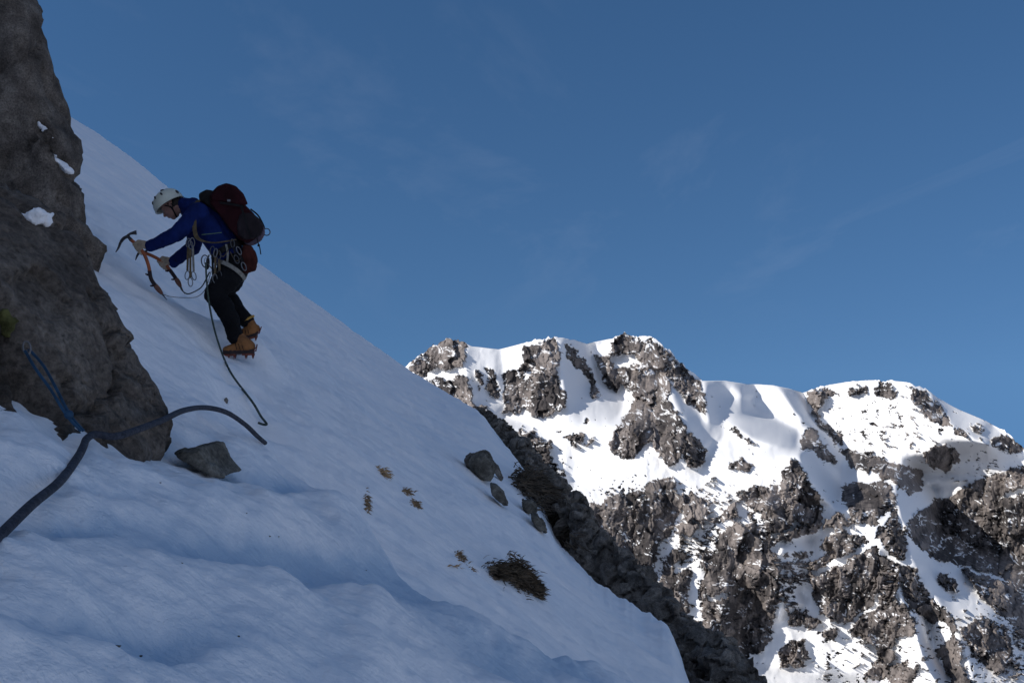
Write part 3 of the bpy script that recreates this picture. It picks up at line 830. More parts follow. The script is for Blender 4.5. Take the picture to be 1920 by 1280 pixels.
def snow_z(x, y, detail=True):
    x = np.asarray(x, float); y = np.asarray(y, float)
    ys = np.maximum(y, .05); t = np.clip(x / ys, -.62, .42)
    yc, s, s2 = crest_at(t)
    front = sstep(0, 1.0, y) * (1 - sstep(.50, .8, np.abs(x / ys)))
    zp = plane(x, y)
    sp = plane(t * yc, yc) / yc
    dl = (s2 - sp) + (s - s2) * sstep(.72, 1.0, y / yc)
    w = sstep(5.0, 1.0 * yc, y)
    z = zp + front * dl * y * w
    # beyond the crest the ground rolls over
    over = np.maximum(y - yc, 0)
    z = z - front * (np.minimum(over ** 2 / (yc * .35), over * 1.1))
    z = z - (1 - front) * np.maximum(np.hypot(x, y) - 60, 0) * 0.0
    if detail:
        q = (x * .8 - z * .6)
        z = z + fbm(x * .35, y * .22, 2., 3) * .16 * sstep(3, 7, y) * (1 - sstep(.6, 1, y / yc)) 
        z = z + fbm(x * 1.3 + y * .35, y * .9, 6., 3) * .065 * sstep(2.5, 5, y) * (1 - .6 * sstep(.7, 1, y / yc))
        z = z + fbm(x * 2.2 + y * 1.2, y * 3.4 - x * .6, 8., 4, .6) * .055 * sstep(2.5, 5, y)
    # steps kicked under the climber
    for (bx, by, sx, sy, h) in BUMPS:
        z = z + h * np.exp(-.5 * (((x - bx) / sx) ** 2 + ((y - by) / sy) ** 2))
    # near stance: a shelf of trodden snow round the camera, with a lip about two metres out
    zn = -.40 - .62 * x - .06 * y
    ang = np.arctan2(x, ys)
    lip = np.interp(960 + F * x / ys, [-600, 150, 330, 400, 500, 560, 650, 740, 830, 1000, 1150, 1300, 1700], [2.6, 2.6, 2.5, 2.45, 2.4, 2.25, 2.1, 2.05, 2.0, 2.0, 2.2, 2.4, 2.4])
    if detail:
        lip = lip + fbm(x * 3.5, 1.3, 2., 3) * .18
        uu = 960 + F * x / ys; vv = HZ - F * zn / ys
        nb = 0
        for (cu, cv, a_, b_, r_, h_) in NEAR_B:
            c, sn = math.cos(math.radians(r_)), math.sin(math.radians(r_))
            p = (uu - cu) * c + (vv - cv) * sn; q = -(uu - cu) * sn + (vv - cv) * c
            nb = nb + 1.3 * h_ * np.exp(-.5 * ((p / a_) ** 2 + (q / b_) ** 2))
        nb = nb * np.where(y > .35, 1, 0)
        nb = nb * .42 * np.clip(y / 1.5, .3, 1.4)
        nb = nb + (.5 - np.abs(fbm(x * 2.6 + 3, y * 2.6, 14., 3, .5)) * 2.2) * .018 + fbm(x * 5.5, y * 5.5, 9., 4, .6) * .020 + fbm(x * 14, y * 14, 19., 3, .6) * .005 + (.4 - np.abs(fbm(x * 7, y * 6, 15., 3, .5))) * .010 + fbm(x * 22, y * 22, 5., 3, .6) * .0035
        zn = zn + nb
    drop = np.maximum(y - lip, 0)
    zn = zn - drop ** 2 * 2.2 - drop * .25
    left = np.maximum(-(x + 1.9), 0); zn = zn + left * .1
    right = np.maximum(x - 1.3, 0); zn = zn - right ** 2 * .8
    bh = np.maximum(-y - 1.0, 0); zn = zn - bh ** 2 * .5
    k = 14.0
    m = np.maximum(z, zn)
    z2 = m + np.log(np.exp((z - m) * k) + np.exp((zn - m) * k)) / k
    return z2
BUMPS = []
def near_only(x, y):
    zn = -.40 - .62 * x - .06 * y
    return zn

def px_on_snow(u, v, y0=.4, y1=60., near=False, detail=True):
    """first point of the snow along the pixel's ray"""
    t = (u - 960) / F; s = (HZ - v) / F
    ys = np.exp(np.linspace(math.log(y0), math.log(y1), 1500))
    zs = snow_z(t * ys, ys, detail)
    below = zs >= s * ys
    if not below.any(): 
        k = int(np.argmin(np.abs(zs - s * ys))); return Vector((t * ys[k], ys[k], zs[k]))
    k = int(np.argmax(below))
    return Vector((t * ys[k], ys[k], zs[k]))

FOOT_N = W(446, 668, 9.0)
FOOT_F = W(470, 628, 9.35)
BUMPS.append((FOOT_F.x - .05, FOOT_F.y + .12, .26, .22, .26))

for (u_, v_, h_, s_) in [(410,700,-.10,.10),(452,716,-.12,.10),(432,745,-.10,.09),(470,770,-.10,.09),(400,615,-.10,.12),(375,590,-.08,.12),(428,692,-.08,.10),(405,652,-.10,.10),(340,565,-.06,.12),(505,800,-.08,.09),
                         (350,600,.05,.25),(300,570,.04,.2),(520,760,-.04,.12),(345,640,-.05,.2),(500,700,.03,.25)]:
    t_ = (u_ - 960) / F; y_ = 1.3 / (-.047 - .75 * t_ - (HZ - v_) / F)
    BUMPS.append((t_ * y_, y_, s_, s_ * 1.6, h_))

def snow_slope():
    th = np.concatenate([np.radians(np.linspace(-180, -36, 90))[:-1], np.radians(np.linspace(-36, 32, 900)), np.radians(np.linspace(32, 180, 90))[1:-1]])
    r = np.concatenate([np.linspace(.03, .35, 12)[:-1], np.exp(np.linspace(math.log(.35), math.log(4), 430))[:-1],
                        np.exp(np.linspace(math.log(4), math.log(60), 380))[:-1], np.exp(np.linspace(math.log(60), math.log(220), 30))])
    TH, RR = np.meshgrid(th, r)
    X = RR * np.sin(TH); Y = RR * np.cos(TH)
    Z = snow_z(X, Y)
    Z = np.maximum(Z, -140)
    P = np.stack([X, Y, Z], -1)
    me = grid_mesh("snow_slope", P, close_u=True)
    n = len(me.vertices)
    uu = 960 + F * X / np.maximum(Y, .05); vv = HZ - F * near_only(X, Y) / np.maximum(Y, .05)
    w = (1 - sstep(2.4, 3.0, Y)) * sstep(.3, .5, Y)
    set_attr(me, 'ice', hollow_shade(uu, vv, w) * .95)  # painted shade, only in the hollows of the near snow
    o = link("snow_slope", me, M_SNOW)
    # face up
    if me.polygons[5000].normal.z < 0: me.flip_normals()
    tag(o, kind='structure')
snow_slope()

# ================================================================== ROCKS
def outline_rock(name, pts, y, thick, mat, voxel=.03, smooth=6, amp=.04, freq=3.0, depths=None, parent=None, ridged=True, seed=0, amp2=.012, back=.95):
    """pts: photo outline; a real block of that outline, thick metres deep"""
    fr = [W(u, v, (depths[i] if depths else y)) for i, (u, v) in enumerate(pts)]
    c = sum(fr, Vector()) / len(fr)
    bk = [p + Vector((0, thick, 0)) + (p - c) * (back - 1) for p in fr]
    mid = [c + (p - c) * .78 + Vector((0, -thick * .25, 0)) for p in fr]
    g = Geo(); g.prism(fr, bk); g.prism(mid, fr)
    me = g.fused(voxel, smooth)
    displace(me, lambda co: fbm(co[:, 0] * freq + seed, co[:, 1] * freq, co[:, 2] * freq, 4, .55, ridged) * amp * .6
             + cell3(co, (freq * 1.1,) * 3, seed)[0] * amp * .6
             + fbm(co[:, 0] * freq * 5, co[:, 1] * freq * 5 + seed, co[:, 2] * freq * 5, 3, .6) * amp2 - amp * .5)
    return link(name, me, mat, parent)

def hull_rock(c, axes, seed, n=26, jitter=.25):
    rnd = random.Random(seed); bm = bmesh.new()
    for i in range(n):
        v = Vector((rnd.gauss(0, 1), rnd.gauss(0, 1), rnd.gauss(0, 1))).normalized() * (1 - jitter * rnd.random())
        bm.verts.new(Vector(c) + axes[0] * v.x + axes[1] * v.y + axes[2] * v.z)
    r = bmesh.ops.convex_hull(bm, input=bm.verts[:])
    junk = [g for g in r['geom_interior'] if isinstance(g, bmesh.types.BMVert)]
    if junk: bmesh.ops.delete(bm, geom=junk, context='VERTS')
    bm.verts.ensure_lookup_table(); bm.verts.index_update()
    return [v.co.copy() for v in bm.verts], [tuple(v.index for v in f.verts) for f in bm.faces]

# left crag, near block
CR = empty("rock_crag", W(160, 820, 1.75))
tag(CR, "big dark brown rock block filling the lower left edge, blue sling down its crack", "rock")
near_pts = [(-420,330),(-160,300),(0,345),(60,372),(105,392),(138,418),(150,446),(167,486),(182,538),(212,575),(232,620),(258,665),(282,705),(298,745),(302,785),(318,822),(312,842),(280,850),(230,880),(100,950),(-80,930),(-420,900)]
def crag_depth(u, v):
    return np.interp(u, [-420, 0, 160, 320], [1.00, 1.24, 1.41, 1.72]) + (850 - v) * .0009
near_dep = [1.9,1.9,1.95,2.0,2.1,2.2,2.22,2.22,2.22,2.22,2.22,2.2,2.2,2.18,2.1,2.05,2.0,1.9,1.7,1.45,1.35,1.5]
fr = [W(u, v, float(crag_depth(u, v))) for u, v in near_pts]
g = Geo()
cc = sum(fr, Vector()) / len(fr)
g.prism(fr, [p * ((p.y + .9) / p.y) + Vector((-.22, 0, -.06)) for p in fr])
g.prism([cc + (p - cc) * .88 + Vector((0, -.05, 0)) for p in fr], fr)
me = g.fused(.009, 7)
def crag_fn(co):
    x, y, z = co[:, 0], co[:, 1], co[:, 2]
    u = 960 + F * x / y; v = HZ - F * z / y
    cc1, kk1 = cell3(co + fbm(x * 4, y * 4, z * 4, 3)[:, None] * .10, (4.2, 4.2, 2.6), 2)
    cc2, kk2 = cell3(co + fbm(x * 9, y * 9, z * 9, 3)[:, None] * .04, (12, 12, 9), 5)
    w0 = fbm(x * 3.1, y * 3.1, z * 1.3, 4, .55)
    d = cc1 * .015 + cc2 * .013 - .012 * (1 - sstep(0, .05, kk1)) * sstep(-.1, .1, w0) + fbm(x * 26, y * 26, z * 26, 4, .65) * .006
    d = d - .022 * np.exp(-(w0 / .018) ** 2)
    # the open crack that runs down from the moss
    cu = np.interp(v, [540, 620, 660, 720, 790, 830], [-10, 12, 30, 48, 66, 75])
    wd = np.interp(v, [540, 600, 680, 800], [10, 20, 13, 16])
    d = d - .07 * np.exp(-.5 * ((u - cu) / (wd * .8)) ** 2) * sstep(530, 600, v)
    # ledge lines
    l1 = v - np.interp(u, [0, 60, 120, 180], [362, 408, 420, 440])
    d = d - .03 * np.exp(-.5 * (l1 / 6) ** 2)
    return d + .004
displace(me, crag_fn)
link("crag_face", me, M_CRAG, CR)
def crag_snow(pts, y, th=.03):
    fr = [W(u, v, y) for u, v in pts]; g = Geo()
    g.prism(fr, [p + Vector((0, th * 5, 0)) for p in fr])
    k_ = y / 1.64
    me = g.fused(.004 * k_, 3); displace(me, lambda co: fbm(co[:, 0] * 40 / k_, co[:, 1] * 40 / k_, co[:, 2] * 40 / k_, 4, .6) * .012 * k_)
    return me
link("snow_patch", crag_snow([(30,398),(38,408),(56,414),(72,412),(76,400),(74,388),(62,396),(48,400)], 1.64, .012), M_SNOW, CR)
# moss in the crack
rnd = random.Random(4)
g = Geo()
for i in range(26):
    p = W(rnd.gauss(14, 7), rnd.gauss(612, 12), 1.435)
    g.ball(p, rnd.uniform(.003, .008), n=8, m=6)
me = g.fused(.004, 1); displace(me, lambda co: fbm(co[:, 0] * 90, co[:, 1] * 90, co[:, 2] * 90, 3) * .006)
link("moss", me, M_MOSS, CR)

# crag behind it, rising out of the top left corner
CB = empty("rock_crag", W(170, 455, 8.5))
tag(CB, "tall dark rock buttress rising out of the top left corner behind the near rock", "rock")
bpts = [(-500,-200),(20,-200),(48,-40),(58,2),(76,22),(84,50),(92,85),(101,115),(104,160),(113,200),(124,232),(133,256),(150,268),(158,300),(171,338),(174,368),(174,400),(173,432),(188,452),(196,464),(150,520),(-100,560),(-500,560)]
fr = [W(u, v, 8.3) for u, v in bpts]
g = Geo(); cc = sum(fr, Vector()) / len(fr)
g.prism(fr, [p * ((p.y + 3.5) / p.y) + Vector((-1.2, 0, -.5)) for p in fr])
g.prism([cc + (p - cc) * .86 + Vector((0, -.45, 0)) for p in fr], fr)
me = g.fused(.055, 5)
def cb_fn(co):
    x, y, z = co[:, 0], co[:, 1], co[:, 2]
    u = 960 + F * x / y; v = HZ - F * z / y
    cc1, kk1 = cell3(co + fbm(x, y, z, 3)[:, None] * .4, (1.1, 1.1, .8), 2); cc2, kk2 = cell3(co, (3.2, 3.2, 2.2), 5)
    d = cc1 * .13 + cc2 * .045 - .05 * (1 - sstep(0, .06, kk1)) + fbm(x * 6, y * 6, z * 6, 4, .65) * .03
    l = v - np.interp(u, [60, 90, 130, 175], [210, 262, 318, 345])
    d = d - .10 * np.exp(-.5 * (l / 7) ** 2) * sstep(50, 80, u)
    l = v - np.interp(u, [-50, 0, 30], [340, 352, 368]); d = d - .10 * np.exp(-.5 * (l / 7) ** 2) * (1 - sstep(25, 40, u))
    return d + .03
displace(me, cb_fn)
link("crag_face", me, M_CRAG, CB)
link("snow_patch", crag_snow([(69,221),(78,228),(90,248),(100,258),(106,263),(92,262),(80,250),(72,238)], 7.90, .03), M_SNOW, CB)
link("snow_patch", crag_snow([(88,272),(97,285),(104,298),(116,306),(124,319),(112,315),(101,303),(94,290)], 7.90, .03), M_SNOW, CB)

# wedge rock lying in the near snow
WY = px_on_snow(372, 880, y0=1.0).y
o = outline_rock("rock", [(326,849),(345,840),(384,831),(392,845),(400,864),(412,880),(427,897),(415,897),(395,888),(372,878),(345,862)], WY - .03, .12, M_BOULDER, voxel=.0045, smooth=2, amp=.005, freq=12, amp2=.0015, seed=3)
tag(o, "small wedge of grey rock poking from the near snow, right of the big block's foot", "rock")

def slope_rock(name, pts, label, mat, thick=.4, dy=0.0, seed=0, voxel=None, amp=.03, group=None):
    base = px_on_snow(sum(p[0] for p in pts) / len(pts), max(p[1] for p in pts) - 2)
    y = base.y + dy
    sz = (max(p[1] for p in pts) - min(p[1] for p in pts)) / F * y
    o = outline_rock(name, pts, y, thick, mat, voxel=voxel or sz / 28, smooth=2, amp=amp, freq=1.6 / sz * 1.2, amp2=amp * .3, seed=seed)
    tag(o, label, "rock", group)
    return o
slope_rock("boulder", [(885,852),(900,848),(912,850),(925,868),(928,888),(920,903),(905,900),(884,884),(878,866)], "rounded grey-green boulder on the open snow slope, largest on its own there", M_BOULDER, .5, 0, 5, amp=.05)
slope_rock("rock", [(870,862),(880,850),(893,850),(884,866),(884,884),(874,874)], "dark slab wedged against the left side of the rounded grey-green boulder", M_RIDGE, .3, .25, 8, amp=.03)
slope_rock("rock", [(924,866),(934,874),(944,900),(940,904),(928,888)], "dark narrow rock behind the right side of the rounded grey-green boulder", M_RIDGE, .3, .2, 9, amp=.02)
slope_rock("rock", [(918,905),(930,910),(945,925),(954,948),(945,949),(930,936),(920,922)], "pale grey slab just below the rounded grey-green boulder", M_BOULDER, .25, 0, 12, amp=.02)
slope_rock("rock", [(980,940),(996,938),(1008,950),(1006,962),(990,964),(980,954)], "small round rock at the lower edge of the dark heather patch", M_BOULDER, .3, -.3, 17, amp=.03)
slope_rock("rock", [(994,964),(1008,966),(1022,985),(1026,998),(1012,997),(1000,982)], "grey slab on the snow directly below the heather patch", M_BOULDER, .3, 0, 19, amp=.03)

# rocky rib beyond the snow edge
def ridge():
    top = [(893,766),(925,770),(950,790),(975,815),(1000,850),(1030,880),(1058,905),(1080,925),(1090,965),(1112,988),(1150,1012),(1175,1040),(1205,1065),(1232,1105),(1262,1140),(1300,1168),(1345,1180),(1385,1205),(1412,1235),(1432,1275),(1470,1340),(1520,1420)]
    bot = [(900,772),(925,800),(945,840),(975,880),(1005,925),(1035,965),(1055,1020),(1080,1052),(1105,1080),(1140,1112),(1165,1130),(1195,1152),(1225,1164),(1250,1180),(1262,1195),(1275,1215),(1290,1240),(1280,1262),(1290,1290),(1310,1330),(1340,1380),(1380,1450)]
    dep = [30,29,27.5,25.5,23,20.5,18.5,16.5,15.6,15.2,14.8,14.4,14.0,13.6,13.2,12.8,12.2,11.6,11,10.6,10.2,10]
    rnd = random.Random(21); g = Geo()
    n = len(top)
    for i in range((n - 1) * 7):
        t = i / 7; k = int(t); f_ = t - k
        tu = top[k][0] * (1 - f_) + top[k + 1][0] * f_; tv = top[k][1] * (1 - f_) + top[k + 1][1] * f_
        bu = bot[k][0] * (1 - f_) + bot[k + 1][0] * f_; bv = bot[k][1] * (1 - f_) + bot[k + 1][1] * f_
        d = dep[k] * (1 - f_) + dep[k + 1] * f_
        wpx = math.hypot(tu - bu, tv - bv)
        for j in range(2 if wpx < 45 else 3):
            r = max(8, min(wpx * .55, 46) * rnd.choice([.35, .5, .7, 1.0]))
            q = rnd.random(); e_ = min(.5, r / max(wpx, 1)); q = min(max(q, e_ * .75), 1 - e_ * .45)
            u = tu * (1 - q) + bu * q; v = tv * (1 - q) + bv * q
            y = d + 1.0 * (1 - q) + rnd.uniform(-.35, .35)
            R = r / F * y
            an = rnd.uniform(-.5, .5); ca, sa = math.cos(an), math.sin(an)
            a1 = Vector((.75 * ca + .6 * sa, 0, -.6 * ca + .75 * sa)).normalized() * R * rnd.uniform(.9, 1.5)
            a2 = Vector((rnd.uniform(-.3, .3), 1, rnd.uniform(-.3, .3))) * R * rnd.uniform(.8, 1.3)
            a3 = Vector((.6 * ca - .75 * sa, 0, .75 * ca + .6 * sa)).normalized() * R * rnd.uniform(.7, 1.0)
            g.add(*hull_rock(W(u, v, y), (a1, a2, a3), 100 + i * 5 + j, n=12, jitter=.45))
    for k in range(n - 1):
        c0 = [W(top[q][0] * .45 + bot[q][0] * .55 , top[q][1] * .45 + bot[q][1] * .55 + 4, dep[q] + 1.1) for q in (k, k + 1)]
        rr = [math.hypot(top[q][0] - bot[q][0], top[q][1] - bot[q][1]) * .36 / F * dep[q] for q in (k, k + 1)]
        g.tube(c0, rr, 10)
    me = g.fused(.035, 0)
    displace(me, lambda co: cell3(co, (3.2, 3.2, 3.2), 4)[0] * .085 + cell3(co, (9, 9, 9), 8)[0] * .018 - .09 * (1 - sstep(0, .10, cell3(co, (3.2, 3.2, 3.2), 4)[1]))
             + fbm(co[:, 0] * 9, co[:, 1] * 9, co[:, 2] * 9, 3, .6) * .015)
    o = link("rock_ridge", me, M_RIDGE, smooth=False); tag(o, kind='structure')
ridge()

# ================================================================== GRASS
def blades(pts_n, seed, mat_len, width, spread_px, cu, cv, tilt=(.8, 0, -.62), lift=.25):
    rnd = random.Random(seed); g = Geo()
    for i in range(pts_n):
        u = cu + rnd.gauss(0, 1) * spread_px[0]; v = cv + rnd.gauss(0, 1) * spread_px[1] + (u - cu) * spread_px[2]
        b = px_on_snow(u, v, detail=False) if False else None
        g.v  # keep
        yield u, v, rnd
def tuft(name, label, u0, v0, su, sv, skew, n, L, wd, mat, seed, group="dry grass tufts poking through the snow slope", cat="grass tuft"):
    rnd = random.Random(seed); g = Geo()
    c = px_on_snow(u0, v0)
    sc = c.y / F
    down = Vector((.8, -.02, -.6))
    nrm = Vector((.6, .04, .8)).normalized()
    for i in range(n):
        du = rnd.gauss(0, 1) * su; dv = rnd.gauss(0, 1) * sv + du * skew
        # move within the slope plane
        x = c.x + du * sc; z_guess = None
        p = px_on_snow(u0 + du, v0 + dv, y0=4) if (abs(dv) > 5 or abs(du) > 5) else px_on_snow(u0 + du, v0 + dv, y0=4)
        l = L * rnd.uniform(.5, 1.2)
        side = Vector((rnd.uniform(-1, 1), rnd.uniform(-1, 1), rnd.uniform(-1, 1)))
        d = (down * rnd.uniform(.35, 1) + nrm * rnd.uniform(.15, .8) + side * .45).normalized()
        wv = d.cross(Vector((rnd.uniform(-1, 1), rnd.uniform(-1, 1), rnd.uniform(-1, 1)))).normalized() * wd * rnd.uniform(.6, 1.3)
        p = p - nrm * .01
        m_ = p + d * l * .55 + nrm * l * .05; tip = p + d * l + down * l * .25 - nrm * l * .1
        g.add([p - wv, p + wv, m_ + wv * .8, m_ - wv * .8, tip], [(0, 1, 2, 3), (3, 2, 4)])
    me = me_from(g.v, g.f)
    o = link(name, me, mat, smooth=False)
    tag(o, label, cat, group)
    return o
tuft("grass_tuft", "straw-coloured tuft, highest of the dry grass on the mid slope", 718, 886, 5, 4, .5, 170, .05, .006, M_STRAW, 1)
tuft("grass_tuft", "long thin line of brown grass, leftmost on the mid slope", 686, 940, 2.5, 9, .9, 120, .045, .005, M_BRACKEN, 2)
tuft("grass_tuft", "small brown tuft just right of and below the straw-coloured one", 762, 921, 4.5, 3, .4, 150, .045, .006, M_BRACKEN, 3)
tuft("grass_tuft", "small brown tuft, lowest and rightmost of the mid-slope cluster", 777, 944, 4.5, 3, .6, 150, .045, .006, M_BRACKEN, 4)
tuft("grass_tuft", "small brown tuft up and left of the big grass clump", 862, 1042, 4.5, 4, .7, 150, .045, .006, M_BRACKEN, 5)
tuft("grass_tuft", "sparse straw wisp at the edge of the blue hollow, left of the big grass clump", 850, 1061, 7, 1.5, .12, 26, .05, .004, M_STRAW, 6)
tuft("grass_tuft", "thin dark wisp between the small tuft and the big grass clump", 884, 1066, 3, 2, 1.0, 20, .05, .004, M_BRACKEN, 7)
def clump(name, label, spots, mat, L, wd, cat, seed, n=420):
    rnd = random.Random(seed); g = Geo(); down = Vector((.8, -.02, -.6)); nrm = Vector((.6, .04, .8)).normalized()
    for (u0, v0, su, sv, skew, h) in spots:
        for i in range(n):
            du = rnd.gauss(0, 1) * su; dv = rnd.gauss(0, 1) * sv + du * skew
            p = px_on_snow(u0 + du, v0 + dv, y0=4) + nrm * rnd.uniform(-.02, h)
            side = Vector((rnd.uniform(-1, 1), rnd.uniform(-1, 1), rnd.uniform(-1, 1)))
            d = (down * rnd.uniform(.2, 1) + nrm * rnd.uniform(.0, .7) + side * .7).normalized(); l = L * rnd.uniform(.5, 1.3)
            wv = d.cross(side).normalized() * wd * rnd.uniform(.6, 1.3)
            m_ = p + d * l * .55; tip = p + d * l + down * l * .3
            g.add([p - wv, p + wv, m_ + wv * .8, m_ - wv * .8, tip], [(0, 1, 2, 3), (3, 2, 4)])
    o = link(name, me_from(g.v, g.f), mat, smooth=False); tag(o, label, cat)
    return o
clump("grass_clump", "big brown clump of dead grass at the edge of the trodden snow, lower middle", [(935,1076,10,5,.3,.06),(962,1083,12,9,.5,.12),(980,1095,10,6,.6,.08),(1000,1106,6,5,.7,.05)], M_CLUMP, .05, .006, "grass clump", 31, 1300)
clump("heather", "dark patch of heather on the snow between the boulder and the rocky ridge", [(978,912,9,6,.7,.15),(1000,930,16,10,.8,.3),(1028,950,12,8,.9,.25)], M_HEATHER, .22, .014, "heather", 33, 800)

# pebble
p = px_on_snow(424, 754, y0=3)
me = me_from(*hull_rock(p + Vector((0, 0, .008)), (Vector((.018, 0, 0)), Vector((0, .018, 0)), Vector((0, 0, .028))), 7))
tag(link("pebble", me, M_RIDGE, smooth=False), "tiny dark stone alone on the snow below the climber's boots", "stone")

# dark crumbs of turf lying on the trodden snow
for k, (u, v, r_) in enumerate([(505,1009,.0035),(522,1008,.0025),(220,1211,.004),(262,1230,.003),(300,905,.003),(462,962,.002),(686,1072,.0025),(446,1193,.003),(341,1057,.0022)]):
    p = px_on_snow(u, v, y0=.3)
    r_ *= .55
    me = me_from(*hull_rock(p, (Vector((r_ * 1.8, 0, 0)), Vector((0, r_, 0)), Vector((r_ * .6, 0, r_))), 50 + k, n=10))
    tag(link("turf_crumb", me, M_RIDGE, smooth=False), ["left of two dark crumbs side by side in the middle of the trodden snow", "right of two dark crumbs side by side in the middle of the trodden snow",
        "dark crumb low in the bottom left hollow, left of its neighbour", "dark crumb low in the bottom left hollow, right of its neighbour", "tiny dark crumb on the snow just below the wedge rock's left side",
        "tiny dark crumb on the bright mound below the wedge rock", "tiny dark crumb in the blue hollow left of the big grass clump", "tiny dark crumb at bottom centre of the trodden snow", "tiny dark crumb on the bank in the left middle of the trodden snow"][k], "turf crumb", "crumbs of turf on the near snow")

# ================================================================== ROPES AND SLING
rp = [W(-60,1060,.86), W(0,1003,.92), W(60,945,1.02), W(112,902,1.15), W(145,858,1.30), W(163,822,1.42)]
rp2 = [(163,822,1.42),(180,814,1.44),(215,818,1.46),(255,806,1.52),(305,787,1.64),(345,769,1.85),(385,764,2.05),(425,773,2.15),(460,796,2.25),(482,817,2.33),(497,830,2.40)]
def over_snow(u, v, y):
    y = min(y, px_on_snow(u, v, y0=.3).y * .975)
    if u < 318 and v < 850: y = min(y, float(crag_depth(u, v)) - .035)
    return W(u, v, y)
rope_px = [(-60,1060,.86),(0,1003,.92),(60,945,1.02),(112,902,1.15),(145,858,1.28),(156,838,1.33)] + rp2
path = smooth_path([over_snow(*q) for q in rope_px], 8)
o = link("rope", Geo().tube(path, .0054, 10).mesh(), M_ROPE1)
tag(o, "thick grey-blue climbing rope crossing the near snow and the foot of the big rock", "rope")

PERS_Y = 9.0
climb_rope = [(386,492,8.72),(387,520,8.72),(391,560,8.70),(398,600,8.68),(407,635,8.68),(420,672,8.72)]
pts = [W(u, v, min(y, px_on_snow(u, v, y0=3).y * .98)) for u, v, y in climb_rope]
for (u, v) in [(433,700),(447,722),(463,740),(476,758),(489,780),(496,790),(500,797),(493,797),(484,794)]:
    pts.append(px_on_snow(u, v, y0=3) * .985)
pts = smooth_path(pts, 8)
for i_, p_ in enumerate(pts):
    while float(snow_z(p_.x, p_.y)) > p_.z - .012 and p_.y > 5: p_ = p_ * .99
    pts[i_] = p_
o = link("rope", Geo().tube(pts, .0085, 8).mesh(), M_ROPE2)
tag(o, "thin dark green rope hanging from the climber's harness down the snow", "rope")

SL = empty("sling", W(90, 720, 1.6)); tag(SL, "blue tape sling clipped in the rock crack and running down to the thick rope", "sling")
g = Geo()
def on_face(u, v, off=.045): return W(u, v, float(crag_depth(u, v)) - off)
wv = Vector((.0017, 0, .0007))
g.strap(smooth_path([on_face(47,657), on_face(66,690), on_face(95,730), on_face(125,778), W(152,808,1.40)], 5), wv, .0012)
g.strap(smooth_path([on_face(54,654), on_face(82,686), on_face(106,729), on_face(131,777), W(157,808,1.405)], 5), wv, .0012)
link("tape", g.mesh(), M_SLING, SL, smooth=False)
def biner(c, ax1, ax2, r, mat, name, parent):
    g = Geo(); g.ring(c, ax1, ax2, r, n=24, m=6)
    return link(name, g.mesh(), mat, parent)
biner(on_face(50,652), Vector((.0042, .002, .002)), Vector((-.002, 0, .009)), .0016, M_ALU, "carabiner", SL)
g = Geo().ball(on_face(129,777,.047), .0065, n=10, m=8); link("knot", g.mesh(), M_SLING, SL)

# ================================================================== THE CLIMBER
Y0 = PERS_Y
def J(u, v, dy=0.0): return W(u, v, Y0 + dy)
sh = {s_: J(373, 399, d) for s_, d in (('L', -.18), ('R', .18))}
el = {'L': J(330, 440, -.27), 'R': J(362, 464, .22)}
wr = {'L': J(283, 461, -.22), 'R': J(325, 491, .10)}
hip = {'L': J(440, 498, -.10), 'R': J(440, 498, .10)}
kn = {'L': J(403, 552, -.20), 'R': J(418, 552, .20)}
an = {'L': J(441, 636, -.10), 'R': J(463, 606, .28)}
# body (skin under the clothes, one continuous surface)
hf = Vector((-.74, 0, -.67)).normalized(); hu = Vector((-.67, 0, .74)).normalized(); hr = Vector((0, 1, 0))
HC = J(320, 384)                                          # centre of the skull
def hp(f_, u_, r_): return HC + hf * f_ + hu * u_ + hr * r_
g = Geo()
g.ball(hp(-.005, .01, 0), 1, (hf * .098, hr * .076, hu * .098), n=20, m=14)       # cranium
g.ball(hp(.028, -.045, 0), 1, (hf * .062, hr * .058, hu * .075), n=18, m=12)      # face
g.ball(hp(.052, -.098, 0), 1, (hf * .030, hr * .030, hu * .026), n=12, m=8)       # chin
for s_ in (-1, 1):
    g.limb([hp(-.03, -.06, s_ * .055), hp(.045, -.098, s_ * .022)], [.022, .018], 8)   # jaw
    g.ball(hp(.066, -.035, s_ * .036), 1, (hf * .022, hr * .024, hu * .018), n=10, m=8) # cheek
    g.ball(hp(.074, .006, s_ * .028), 1, (hf * .018, hr * .026, hu * .010), n=10, m=8)  # brow
    g.ball(hp(-.012, -.020, s_ * .076), 1, (hf * .018, hr * .008, hu * .030), n=10, m=8) # ear
g.limb([hp(.084, .0, 0), hp(.108, -.038, 0)], [.009, .014], 8)                     # nose
g.ball(hp(.100, -.043, 0), 1, (hf * .014, hr * .018, hu * .010), n=10, m=8)
g.limb([hp(.084, -.066, -.020), hp(.092, -.066, 0), hp(.084, -.066, .020)], [.006, .008, .006], 8)   # lips
g.limb([hp(.082, -.076, -.016), hp(.089, -.077, 0), hp(.082, -.076, .016)], [.006, .008, .006], 8)
NB = J(356, 388)
g.limb([hp(-.03, -.06, 0), NB], [.055, .062], 12)
g.limb([NB, J(378, 404), J(405, 440), J(430, 478), J(438, 495)], [.07, .10, .10, .10, .11], 14)
for s_ in 'LR':
    g.limb([NB, sh[s_]], [.05, .055], 10)
    g.limb([sh[s_], el[s_], wr[s_]], [.05, .038, .026], 10)
    g.limb([J(438, 495), hip[s_]], [.09, .08], 10)
    g.limb([hip[s_], kn[s_], an[s_]], [.075, .05, .036], 12)
me = g.fused(.007, 4)
person = link("person", me, M_SKIN)
tag(person, "climber in blue jacket and white helmet bent over two ice axes, front-pointing up the snow", "person")
